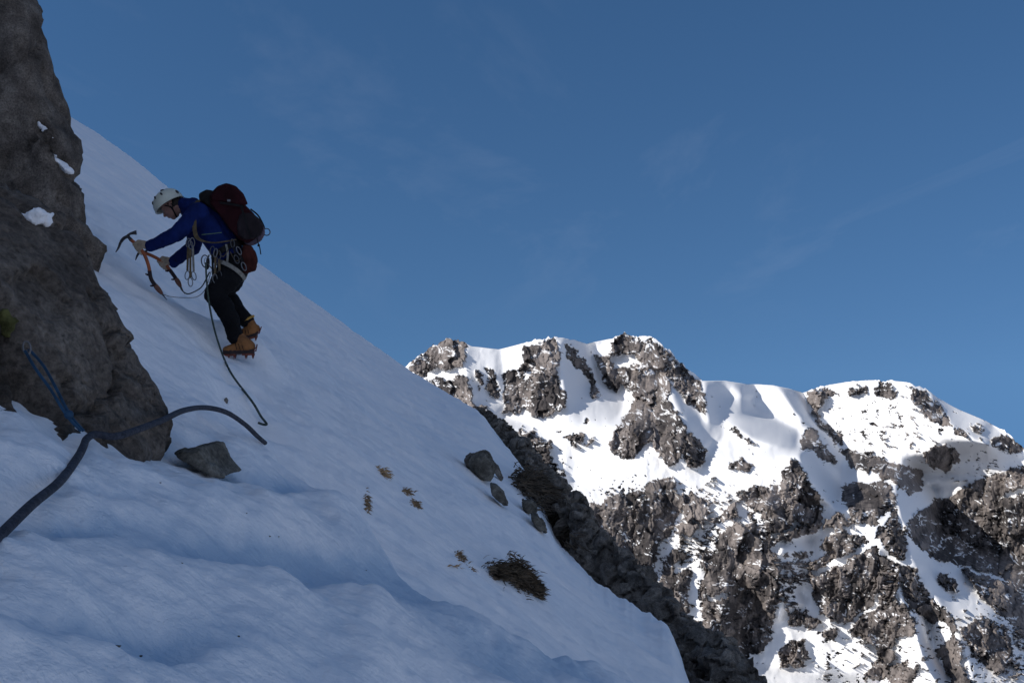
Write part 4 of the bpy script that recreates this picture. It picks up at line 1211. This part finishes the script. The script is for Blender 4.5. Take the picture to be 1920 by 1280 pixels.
# eyes, brows and beard-dark stubble kept small
for s_ in (-1, 1):
    ge = Geo().ball(hp(.076, -.012, s_ * .029), .0105, n=10, m=8)
    link("eye", ge.mesh(), new_mat("eye", (.25, .22, .2), .3) if s_ < 0 else bpy.data.materials["eye"], person)
g = Geo()
for s_ in (-1, 1):
    g.limb([hp(.0, -.005, s_ * .070), hp(-.03, -.045, s_ * .066), hp(-.065, -.05, s_ * .045)], [.012, .02, .02], 8)
g.ball(hp(-.045, -.022, 0), 1, (hf * .062, hr * .076, hu * .062), n=14, m=10)
me = g.fused(.006, 2); displace(me, lambda co: fbm(co[:, 0] * 90, co[:, 1] * 90, co[:, 2] * 30, 2) * .004)
link("hair", me, M_HAIR, person)

# jacket
g = Geo()
g.limb([J(361, 393), J(380, 406), J(398, 432), J(416, 460), J(428, 482)], [.105, .135, .13, .125, .12], 16)
for d in (-.09, .09):
    g.limb([J(372, 402, d), J(392, 428, d), J(412, 458, d), J(430, 486, d * .9)], [.095, .105, .10, .115], 14)
g.limb([J(390, 398), J(415, 430), J(432, 462)], [.085, .10, .10], 12)
for s_ in 'LR':
    g.limb([J(368, 394), sh[s_]], [.095, .085], 12)
    m1 = sh[s_].lerp(el[s_], .5); m2_ = el[s_].lerp(wr[s_], .5)
    g.limb([sh[s_], m1, el[s_], m2_, wr[s_]], [.088, .076, .066, .056, .048], 14)
g.limb([J(345, 385), J(356, 388)], [.066, .078], 12)    # collar
me = g.fused(.008, 5)
def fold(co):
    x, y, z = co[:, 0], co[:, 1], co[:, 2]
    return fbm(x * 7 + z * 9, y * 6, z * 7 - x * 6, 3, .5, True) * .010 + fbm(x * 22, y * 20, z * 22, 2) * .004
displace(me, fold)
jk = link("jacket", me, M_BLUE, person)
g = Geo()   # chest pocket piping and cuffs
g.tube(smooth_path([J(378, 440, -.235), J(398, 438, -.235), J(416, 436, -.225)], 4), .0035, 6)
link("piping", g.mesh(), M_GREEN, jk)
for s_ in 'LR':
    d = (wr[s_] - el[s_]).normalized(); x = d.cross(Vector((0, 1, 0))).normalized(); y = d.cross(x)
    link("cuff", Geo().ring(wr[s_] - d * .01, x * .043, y * .043, .007, n=18, m=6).mesh(), M_DARK, jk)

# trousers
g = Geo()
g.limb([J(430, 484), J(440, 500)], [.125, .135], 14)
for s_, q in (('L', -.07), ('R', .07)):
    g.limb([J(433, 488, q), hip[s_]], [.11, .115], 14)
    m1 = hip[s_].lerp(kn[s_], .5) + Vector((.01, 0, 0)); m2_ = J(432, 598, -.16) if s_ == 'L' else J(444, 582, .24)
    g.limb([hip[s_], m1, kn[s_], kn[s_].lerp(m2_, .45) + Vector((.012, 0, 0)), m2_, an[s_] + Vector((0, 0, .02))], [.122, .116, .092, .084, .074, .066], 14)
me = g.fused(.009, 5)
displace(me, lambda co: fbm(co[:, 0] * 8, co[:, 1] * 6, co[:, 2] * 13, 3, .5, True) * .012)
link("trousers", me, M_BLACK, person)

# helmet
HM = hp(.004, .026, 0)
g = Geo(); V = []; Fs = []
n_, m_ = 40, 18
for j in range(m_ + 1):
    th = (math.pi * .56) * j / m_
    for i in range(n_):
        ph = 2 * math.pi * i / n_
        # rim dips at the back and over the ears
        thl = th * (1 + .10 * math.cos(ph + math.pi))
        rr = 1 + .018 * (abs(math.sin(3 * ph)) * math.sin(th) ** 2)
        if j == m_: rr *= 1.05
        V.append(HM + (hf * .142 * math.sin(thl) * math.cos(ph) + hr * .118 * math.sin(thl) * math.sin(ph) + hu * .122 * math.cos(thl)) * rr)
for j in range(m_):
    for i in range(n_):
        a_ = j * n_ + i; b_ = j * n_ + (i + 1) % n_
        Fs.append((a_, b_, b_ + n_, a_ + n_))
inner = [HM + (p - HM) * .93 for p in V]; b0 = len(V); V += inner
for j in range(m_):
    for i in range(n_):
        a_ = b0 + j * n_ + i; b_ = b0 + j * n_ + (i + 1) % n_
        Fs.append((a_ + n_, b_ + n_, b_, a_))
for i in range(n_):
    a_ = m_ * n_ + i; b_ = m_ * n_ + (i + 1) % n_
    Fs.append((b_, a_, a_ + b0, b_ + b0))
g.add(V, Fs)
hel = link("helmet", g.mesh(), M_HELM, person)
def on_helmet(th, ph, k=1.0): return HM + (hf * .142 * math.sin(th) * math.cos(ph) + hr * .118 * math.sin(th) * math.sin(ph) + hu * .122 * math.cos(th)) * k
for (t0, p0, t1, p1) in [(.95,-1.15,.55,-1.0),(1.10,-.62,.75,-.5),(.75,-2.2,.45,-2.0),(1.15,-1.75,.8,-1.75),(.95,1.15,.55,1.0),(1.10,.62,.75,.5),(.75,2.2,.45,2.0),(1.15,1.75,.8,1.75)]:
    pts = [on_helmet(t0 + (t1 - t0) * k / 4, p0 + (p1 - p0) * k / 4, 1.012) for k in range(5)]
    link("vent", Geo().tube(pts, [.003, .0085, .0095, .0085, .003], 8).mesh(), M_VENT, hel)
g = Geo()
for s_ in (-1, 1):
    g.strap(smooth_path([hp(.03, .0, s_ * .092), hp(-.0, -.05, s_ * .080), hp(.02, -.105, s_ * .045), hp(.035, -.122, 0)], 4), hf * .007, .0015)
    g.strap(smooth_path([hp(-.07, .0, s_ * .085), hp(-.03, -.04, s_ * .083), hp(-.0, -.06, s_ * .078)], 4), hf * .006, .0015)
link("chin_strap", g.mesh(), M_DARK, hel, smooth=False)
# head torch clip and elastic on the helmet
link("torch_clip", Geo().ball(on_helmet(1.55, -2.7, 1.02), 1, (hf * .012, hr * .012, hu * .02), n=8, m=6).mesh(), M_VENT, hel)

# gloves: palm, five bent fingers; grip is the line of what is held
def glove(side, wrist, along, grip_c, grip_d, back_d, parent):
    """along: from wrist to knuckles; grip_d: axis of the held bar, from little finger to index; back_d: back of hand"""
    g = Geo(); along = along.normalized(); gd = grip_d.normalized(); bd = back_d.normalized()
    kc = grip_c + bd * .034 - along * .012                 # middle of the knuckle row
    for k, off in enumerate((-.033, -.011, .011, .033)):
        g.limb([wrist + gd * off * .5, wrist.lerp(kc, .55) + gd * off * .85, kc + gd * off], [.024, .020, .0155], 10)
        Ls = (.85, .98, 1.05, .97)[k]; r = (.0115, .0125, .013, .0128)[k]
        a_ = kc + gd * off
        b_ = grip_c + gd * (off * 1.02) + along * .034 * Ls + bd * .012
        c_ = grip_c + gd * (off * 1.0) + along * .024 * Ls - bd * .026
        d_ = grip_c + gd * (off * .97) - along * .010 - bd * .031
        g.limb([a_, b_, c_, d_], [r * 1.12, r, r * .92, r * .80], 9)
    t0 = wrist.lerp(kc, .35) + gd * .022
    t1 = grip_c + gd * .050 - along * .018 + bd * .012
    t2 = grip_c + gd * .046 + along * .004 - bd * .018
    t3 = grip_c + gd * .030 + along * .018 - bd * .034
    g.limb([t0, t1, t2, t3], [.020, .0155, .014, .012], 9)
    g.limb([wrist - along * .012, wrist, wrist + along * .02], [.034, .034, .034], 14)
    me = g.fused(.0045, 2)
    displace(me, lambda co: fbm(co[:, 0] * 60, co[:, 1] * 60, co[:, 2] * 60, 2) * .003)
    return link("glove", me, M_GLOVE, parent)
# axes first: geometry lines
AX1_TOP = J(246, 451, -.22); 
ax1 = [J(246, 450, -.22), J(262, 464, -.22), J(272, 480, -.21), J(279, 500, -.20), J(283, 522, -.18), J(292, 536, -.15), J(304, 551, -.10)]
ax2 = [J(272, 474, .03), J(286, 480, .05), J(299, 487, .07), J(311, 496, .09), J(322, 511, .10), J(331, 524, .11), J(339, 538, .12)]
glove('L', wr['L'], J(262, 464, -.22) - wr['L'], J(263, 465, -.22), J(250, 453, -.22) - J(270, 476, -.22), Vector((-.1, -.35, .9)), person)
glove('R', wr['R'], J(308, 495, .09) - wr['R'], J(309, 495, .09), J(299, 487, .07) - J(319, 506, .09), Vector((-.1, -.35, .9)), person)

# boots with crampons
def boot(ank, heel, toe, sole_n, full=True):
    """heel and toe: points on the sole line; sole_n: up from the sole"""
    f_ = (toe - heel).normalized(); up = sole_n.normalized(); r_ = f_.cross(up).normalized()
    L = (toe - heel).length
    g = Geo()
    g.ball(heel + f_ * L * .20 + up * .055, 1, (f_ * .062, r_ * .042, up * .055), n=14, m=10)
    g.limb([heel + f_ * L * .20 + up * .06, heel + f_ * L * .45 + up * .055, heel + f_ * L * .72 + up * .042, heel + f_ * L * .90 + up * .034], [.048, .048, .040, .030], 12)
    g.ball(heel + f_ * L * .75 + up * .036, 1, (f_ * .07, r_ * .048, up * .032), n=14, m=10)
    g.limb([heel + f_ * L * .24 + up * .08, ank + up * .03], [.050, .056], 12)
    b = link("boot", (lambda me: displace(me, lambda co: fbm(co[:, 0] * 25, co[:, 1] * 25, co[:, 2] * 25, 2, .5, True) * .004))(g.fused(.006, 3)), M_BOOT, person)
    g = Geo()                                            # dark rand and sole
    sole = []
    for t, w_ in ((0, .028), (.12, .036), (.35, .034), (.55, .036), (.75, .046), (.9, .040), (1.0, .020)):
        sole.append((t, w_))
    ring = [heel + f_ * L * t + r_ * w_ for t, w_ in sole] + [heel + f_ * L * t - r_ * w_ for t, w_ in sole[::-1]]
    g.prism([p - up * .010 for p in ring], [p + up * .034 for p in ring])
    link("rand", g.fused(.006, 2), M_BOOTD, b)
    g = Geo()                                            # ankle cuff
    d = (ank - (heel + f_ * L * .24 + up * .05)).normalized(); x = d.cross(r_).normalized()
    g.ring(ank + up * .035, x * .062, r_ * .062, .012, n=20, m=6)
    link("cuff", g.mesh(), M_YELLOW, b)
    g = Geo()                                            # laces / instep strap
    for t in (.36, .46, .56):
        c = heel + f_ * L * t + up * .055
        g.ring(c, (up * .8 + f_ * .25) * .050, r_ * .050, .003, n=16, m=5)
    link("strap", g.mesh(), M_DARK, b)
    g = Geo()                                            # crampon: two side rails, cross bars, points, heel lever
    for s_ in (-1, 1):
        g.strap([heel + f_ * L * t + r_ * s_ * w_ - up * .014 for t, w_ in ((.0, .026), (.2, .034), (.38, .030))], up * .008, .002)
        g.strap([heel + f_ * L * t + r_ * s_ * w_ - up * .014 for t, w_ in ((.58, .036), (.75, .046), (.95, .038), (1.06, .020))], up * .008, .002)
        for t, w_ in ((.04, .028), (.26, .034), (.62, .038), (.78, .047), (.95, .038)):
            p = heel + f_ * L * t + r_ * s_ * w_ - up * .016
            lean = f_ * (.012 if t > .9 else 0) + r_ * s_ * .003
            g.add([p - f_ * .010, p + f_ * .010, p + r_ * s_ * .003, p - up * .042 + lean], [(0, 1, 3), (1, 2, 3), (2, 0, 3), (0, 2, 1)])
        fp = heel + f_ * L * 1.04 + r_ * s_ * .018 - up * .012
        g.add([fp + up * .008, fp - up * .008, fp + r_ * .003, fp + f_ * .042 - up * .020], [(0, 1, 3), (1, 2, 3), (2, 0, 3), (0, 2, 1)])
    for t in (.05, .32, .62, .9):
        g.strap([heel + f_ * L * t - r_ * .036 - up * .014, heel + f_ * L * t + r_ * .036 - up * .014], f_ * .008, .002)
    g.strap([heel + f_ * L * .3 - up * .014, heel + f_ * L * .65 - up * .014], r_ * .010, .002)
    g.ring(heel + up * .012, r_ * .036, -f_ * .022 + up * .05, .0035, n=14, m=5, a0=0, a1=math.pi)
    g.strap([heel - f_ * .012 + up * .01, heel - f_ * .022 + up * .075], r_ * .010, .004)
    link("crampon", g.mesh(), M_CRAMP, b, smooth=False)
    return b
boot(an['L'], J(477, 661, -.10), J(418, 663, -.13), Vector((.03, 0, 1)))
boot(an['R'], J(483, 628, .28), J(432, 640, .25), Vector((.18, 0, 1)))

# harness
spine = (J(385, 410) - J(437, 492)).normalized(); fwd = spine.cross(Vector((0, 1, 0))).normalized()
if fwd.x > 0: fwd = -fwd
HN = empty("harness", J(430, 478)); 
HN.parent = person; HN.matrix_parent_inverse = person.matrix_world.inverted()
# (a real mesh for the harness: waist belt)
bpy.data.objects.remove(HN, do_unlink=True)
g = Geo(); BC = J(430, 474)
g.ring(BC, fwd * .150, Vector((0, .215, 0)), .012, n=36, band=spine * .024)
har = link("harness", g.mesh(), M_DARK, person, smooth=False)
M_LOOP = new_mat("leg_loop", (.20, .19, .17), .85, var=.3, scale=30)
for s_ in 'LR':
    d = (kn[s_] - hip[s_]).normalized(); x = d.cross(Vector((0, 1, 0))).normalized(); y = d.cross(x).normalized()
    c = hip[s_] + d * .06
    link("leg_loop", Geo().ring(c, x * .130, y * .130, .008, n=30, band=d * .018).mesh(), M_LOOP, har, smooth=False)
g = Geo(); g.strap(smooth_path([J(424, 458, -.225), J(427, 475, -.235), J(426, 494, -.235)], 4), Vector((.009, 0, 0)), .0025)
g.strap(smooth_path([J(392, 478, -.10), J(388, 492, -.05), J(400, 506, -.06)], 4), Vector((.008, 0, 0)), .0025)
link("riser", g.mesh(), M_LOOP, har, smooth=False)
for (u0, v0, u1, v1) in ((408, 470, 428, 468), (432, 472, 452, 482)):
    pts = [J(u0 + (u1 - u0) * k / 8, v0 + (v1 - v0) * k / 8 + 12 * math.sin(math.pi * k / 8), -.235) for k in range(9)]
    link("gear_loop", Geo().tube(pts, .004, 6).mesh(), M_KHAKI, har)

# gear: each carabiner bunch hangs from the harness or strap
def oval(c, ang, L, w_, r, g, yaw=0.0):
    a_ = Vector((math.sin(ang), 0, -math.cos(ang))) * L; b_ = Vector((math.cos(ang) * math.cos(yaw), math.sin(yaw), math.sin(ang) * math.cos(yaw))) * w_
    g.ring(c, a_, b_, r, n=20, m=6)
def quickdraw(u, v, dy, ang, L, label, group, mat=M_ALU):
    """two carabiners joined by a sewn tape, hanging"""
    rnd = random.Random(int(u * 31 + v)); top = J(u, v, dy); d = Vector((math.sin(ang), 0, -math.cos(ang)))
    root = empty("quickdraw", top); tag(root, label, "quickdraw", group)
    for c_, nm in ((top, "carabiner"), (top + d * (L - .045), "carabiner")):
        g = Geo(); oval(c_, ang + rnd.uniform(-.2, .2), .038, .019, .0045, g, rnd.uniform(-.8, .8))
        link(nm, g.mesh(), mat, root)
    link("tape", Geo().strap([top + d * .035, top + d * (L - .085)], Vector((.009, .003, 0)), .003).mesh(), random.Random(int(u)).choice([M_KHAKI, M_DARK, M_LOOP]), root, smooth=False)
    return root
QG = "quickdraws bunched on the climber's chest strap"
for (u, v, dy, an_, L, lb) in [(353,455,-.29,-.03,.33,"left quickdraw of the three bunched below the climber's chest"),(357,459,-.32,.0,.37,"middle and longest quickdraw of the three bunched below the climber's chest"),(361,454,-.27,.04,.34,"right quickdraw of the three bunched below the climber's chest")]:
    quickdraw(u, v, dy, an_, L, lb, QG)
QH = "quickdraws on the climber's harness"
for (u, v, dy, an_, L, m_, lb) in [(398,470,-.25,.03,.30,M_STEEL,"left quickdraw at the front of the climber's harness, next to the belay carabiner"),(404,474,-.27,-.02,.27,M_ALU,"middle quickdraw at the front of the climber's harness"),(410,478,-.25,.06,.22,M_STEEL,"right quickdraw at the front of the climber's harness, in front of the thigh")]:
    quickdraw(u, v, dy, an_, L, lb, QH, m_)
for (u, v, dy, an_, L, m_, lb) in [(436,456,-.25,.25,.19,M_STEEL,"upper quickdraw on the climber's hip, just under the rucksack"),(448,470,-.25,.3,.19,M_ALU,"lower quickdraw on the climber's hip, beside the rust pouch")]:
    quickdraw(u, v, dy, an_, L, lb, "quickdraws on the climber's hip", m_)
BN = empty("carabiner", J(385, 492, -.25)); tag(BN, "pear-shaped belay carabiner at the climber's waist with the rope through it", "carabiner")
g = Geo(); oval(J(385, 490, -.25), .15, .055, .034, .0055, g); link("frame", g.mesh(), M_STEEL, BN)
link("gate_sleeve", Geo().tube([J(391, 485, -.25), J(390, 494, -.25)], .010, 8).mesh(), M_DARK, BN)
BP = empty("belay_device", J(388, 501, -.25)); tag(BP, "small dark belay plate hanging under the carabiner at the waist", "belay device")
g = Geo(); g.ball(J(388, 500, -.25), 1, (Vector((.020, 0, 0)), Vector((0, .016, 0)), Vector((0, 0, .026))), n=12, m=8); link("plate", g.mesh(), M_DARK, BP)
link("cable", Geo().ring(J(386, 490, -.25), Vector((.014, 0, 0)), Vector((0, 0, .030)), .0025, n=16, m=5).mesh(), M_STEEL, BP)

# rucksack
PK = empty("rucksack", J(450, 445)); tag(PK, "dark red and grey rucksack on the climber's back", "rucksack")
def pack_part(name, pts, y0, y1, mat, voxel=.011, smooth=7, fold_a=.008, parent=PK):
    g = Geo(); f_ = [J(u, v, y0) for u, v in pts]; b_ = [J(u, v, y1) for u, v in pts]
    g.prism(f_, b_); me = g.fused(voxel, smooth)
    displace(me, lambda co: fbm(co[:, 0] * 9, co[:, 1] * 9, co[:, 2] * 9, 3, .5, True) * fold_a)
    return link(name, me, mat, parent)
pb = pack_part("pack_body", [(393,366),(412,358),(440,366),(458,384),(476,402),(490,424),(480,446),(464,456),(448,448),(430,428),(412,402),(396,384)], -.17, .17, M_RED)
pack_part("side_pocket", [(452,400),(470,400),(484,410),(494,425),(490,438),(474,447),(458,448),(446,440),(444,420)], -.185, .185, M_GREYP, fold_a=.012)
pack_part("pack_base", [(470,428),(494,424),(496,438),(490,450),(478,458),(466,461),(456,452)], -.15, .15, M_PURPLE)
lid = pack_part("lid", [(398,362),(408,351),(424,345),(441,350),(455,364),(463,382),(448,386),(428,378),(408,376),(397,374)], -.19, .19, M_RED, fold_a=.012)
g = Geo()
g.strap(smooth_path([J(372, 376, -.17), J(366, 386, -.215), J(365, 405, -.255), J(365, 430, -.265), J(372, 448, -.25), J(400, 455, -.24), J(440, 450, -.21)], 4), Vector((.017, 0, .004)), .006)
link("shoulder_strap", g.mesh(), M_KHAKI, PK, smooth=False)
g = Geo()
g.strap(smooth_path([J(372, 376, .17), J(362, 388, .22), J(362, 420, .25), J(375, 448, .24), J(420, 455, .2)], 4), Vector((.017, 0, .004)), .006)
link("shoulder_strap", g.mesh(), M_KHAKI, PK, smooth=False)
pack_part("harness_pad", [(374,364),(388,357),(402,360),(412,376),(420,396),(408,398),(392,386),(376,376)], -.13, .13, M_DARK, fold_a=.012)
g = Geo(); g.strap(smooth_path([J(412, 380, -.195), J(440, 384, -.20), J(458, 388, -.205)], 4), Vector((0, 0, .009)), .003)
g.strap(smooth_path([J(452, 386, -.21), J(460, 412, -.225), J(470, 445, -.20)], 4), Vector((.009, 0, 0)), .003)
link("compression_strap", g.mesh(), M_DARK, PK, smooth=False)
link("buckle", Geo().prism([J(426, 374, -.20), J(432, 374, -.20), J(432, 378, -.20), J(426, 378, -.20)], [J(426, 374, -.185), J(432, 374, -.185), J(432, 378, -.185), J(426, 378, -.185)]).mesh(), M_ALU, PK, smooth=False)
g = Geo(); g.strap(smooth_path([J(481, 438, -.19), J(483, 452, -.19), J(487, 464, -.19), J(489, 477, -.19)], 4), Vector((.0045, 0, 0)), .002); g.ball(J(485, 460, -.19), .012, n=8, m=6)
link("loose_strap", g.mesh(), M_DARK, PK, smooth=False)
g = Geo(); g.tube(smooth_path([J(470, 392, -.02), J(484, 404, -.02), J(493, 420, -.02), J(496, 428, -.02)], 5), .007, 8)
link("haul_cord", g.mesh(), M_DARK, PK)
pack_part("hip_pouch", [(458,460),(470,462),(478,474),(482,488),(478,506),(466,510),(456,512),(452,490)], -.16, .02, M_POUCH, voxel=.009, smooth=4, fold_a=.014)
KR = biner(J(500, 435, -.02), Vector((.030, .004, 0)), Vector((0, 0, .031)), .0048, M_STEEL, "carabiner", None)
tag(KR, "round dark metal ring clipped to the outer end of the rucksack, seen against the sky", "carabiner")

# ice axes
def axe(name, line, label, head=True, pick_pts=None, adze_pts=None, orange=(0, 3)):
    root = empty(name, line[-1]); tag(root, label, "ice axe")
    sp = smooth_path(line, 6); n = len(sp)
    a_, b_ = int(n * orange[0]), int(n * orange[1])
    flat = (Vector((0, 1, 0)), .7)
    link("shaft", Geo().tube(sp[:b_ + 1], .0155, 10, flat=flat).mesh(), M_ORANGE, root)
    k2 = int(n * .80)
    link("grip", Geo().tube(sp[b_:k2 + 1], .0175, 10, flat=flat).mesh(), M_GRIP, root)
    g = Geo(); L_ = n - k2
    g.tube(sp[k2:], [.019 + .008 * math.sin(math.pi * i / max(1, L_ - 1)) - .007 * i / L_ for i in range(L_)], 10, flat=flat)
    link("pommel", g.fused(.005, 1), M_BRGRIP, root)
    for t in (.62, .80):
        i = int(n * t); d = (sp[min(i + 1, n - 1)] - sp[i - 1]).normalized(); sd = d.cross(Vector((0, 1, 0))).normalized()
        if sd.x > 0: sd = -sd
        link("finger_rest", Geo().tube([sp[i], sp[i] + sd * .026 - d * .004, sp[i] + sd * .040 - d * .014], [.013, .009, .005], 8).mesh(), M_GRIP, root)
    d = (sp[-1] - sp[-2]).normalized()
    link("spike", Geo().tube([sp[-1] - d * .01, sp[-1] + d * .07], [.010, .002], 8).mesh(), M_STEEL, root)
    if pick_pts:
        def blade(pp, ws, th):
            pp = smooth_path(pp, 5); V = []; Fs = []; m = len(pp)
            for i, p in enumerate(pp):
                dd = (pp[min(i + 1, m - 1)] - pp[max(i - 1, 0)]).normalized(); w_ = dd.cross(Vector((0, 1, 0))).normalized() * np.interp(i / (m - 1), np.linspace(0, 1, len(ws)), ws)
                if i % 2 == 0 and i > m * .4: w_ = w_ * .8
                y_ = Vector((0, th, 0)); V += [p - w_ - y_, p + w_ - y_, p + w_ + y_, p - w_ + y_]
            for i in range(m - 1):
                for k in range(4):
                    a2 = i * 4 + k; b2 = i * 4 + (k + 1) % 4; Fs.append((a2, b2, b2 + 4, a2 + 4))
            Fs += [(3, 2, 1, 0), tuple((m - 1) * 4 + k for k in range(4))]
            return Geo().add(V, Fs).mesh()
        hd = link("head", blade([line[0], line[0].lerp(pick_pts[0], .5), pick_pts[0]], [.016, .013, .016], .008), M_STEEL, root, smooth=False)
        link("pick", blade(pick_pts, [.013, .014, .012, .009, .003], .0035), M_STEEL, hd, smooth=False)
        link("adze", blade(adze_pts, [.010, .009, .014, .022], .004) if name else None, M_STEEL, hd, smooth=False)
    return root
axe("ice_axe", ax1, "ice axe with bare pick against the snow, head held in the climber's near hand",
    pick_pts=[J(240, 443, -.22), J(232, 447, -.22), J(226, 455, -.22), J(222, 465, -.22), J(217, 473, -.22)],
    adze_pts=[J(238, 443, -.22), J(243, 439, -.22), J(249, 437, -.22), J(256, 436, -.22)], orange=(0, .55))
axe("ice_axe", ax2, "ice axe gripped in the climber's far hand, its dark curved grip pointing down",
    pick_pts=[J(272, 473, .03), J(264, 471, .03), J(258, 478, .03), J(254, 488, .03)],
    adze_pts=[J(272, 473, .03), J(277, 468, .03), J(283, 466, .03)], orange=(0, .60))
# spring leash from harness to the axe
g = Geo(); g.tube(smooth_path([J(393, 510, -.12), J(380, 535, -.08), J(368, 545, -.02), J(352, 551, .05), J(342, 545, .1), J(338, 538, .12)], 6), .006, 6)
o = link("leash", g.mesh(), M_ROPE2); tag(o, "thin cord leash looping from the climber's harness to the lower ice axe", "leash")
g = Geo(); g.tube(smooth_path([J(396, 508, -.12), J(386, 540, -.12), J(370, 556, -.14), J(345, 558, -.12), J(320, 556, -.10), J(304, 551, -.10)], 6), .0035, 6)
o = link("leash", g.mesh(), M_LOOP); tag(o, "thin pale leash cord sagging low over the snow to the upper ice axe", "leash")
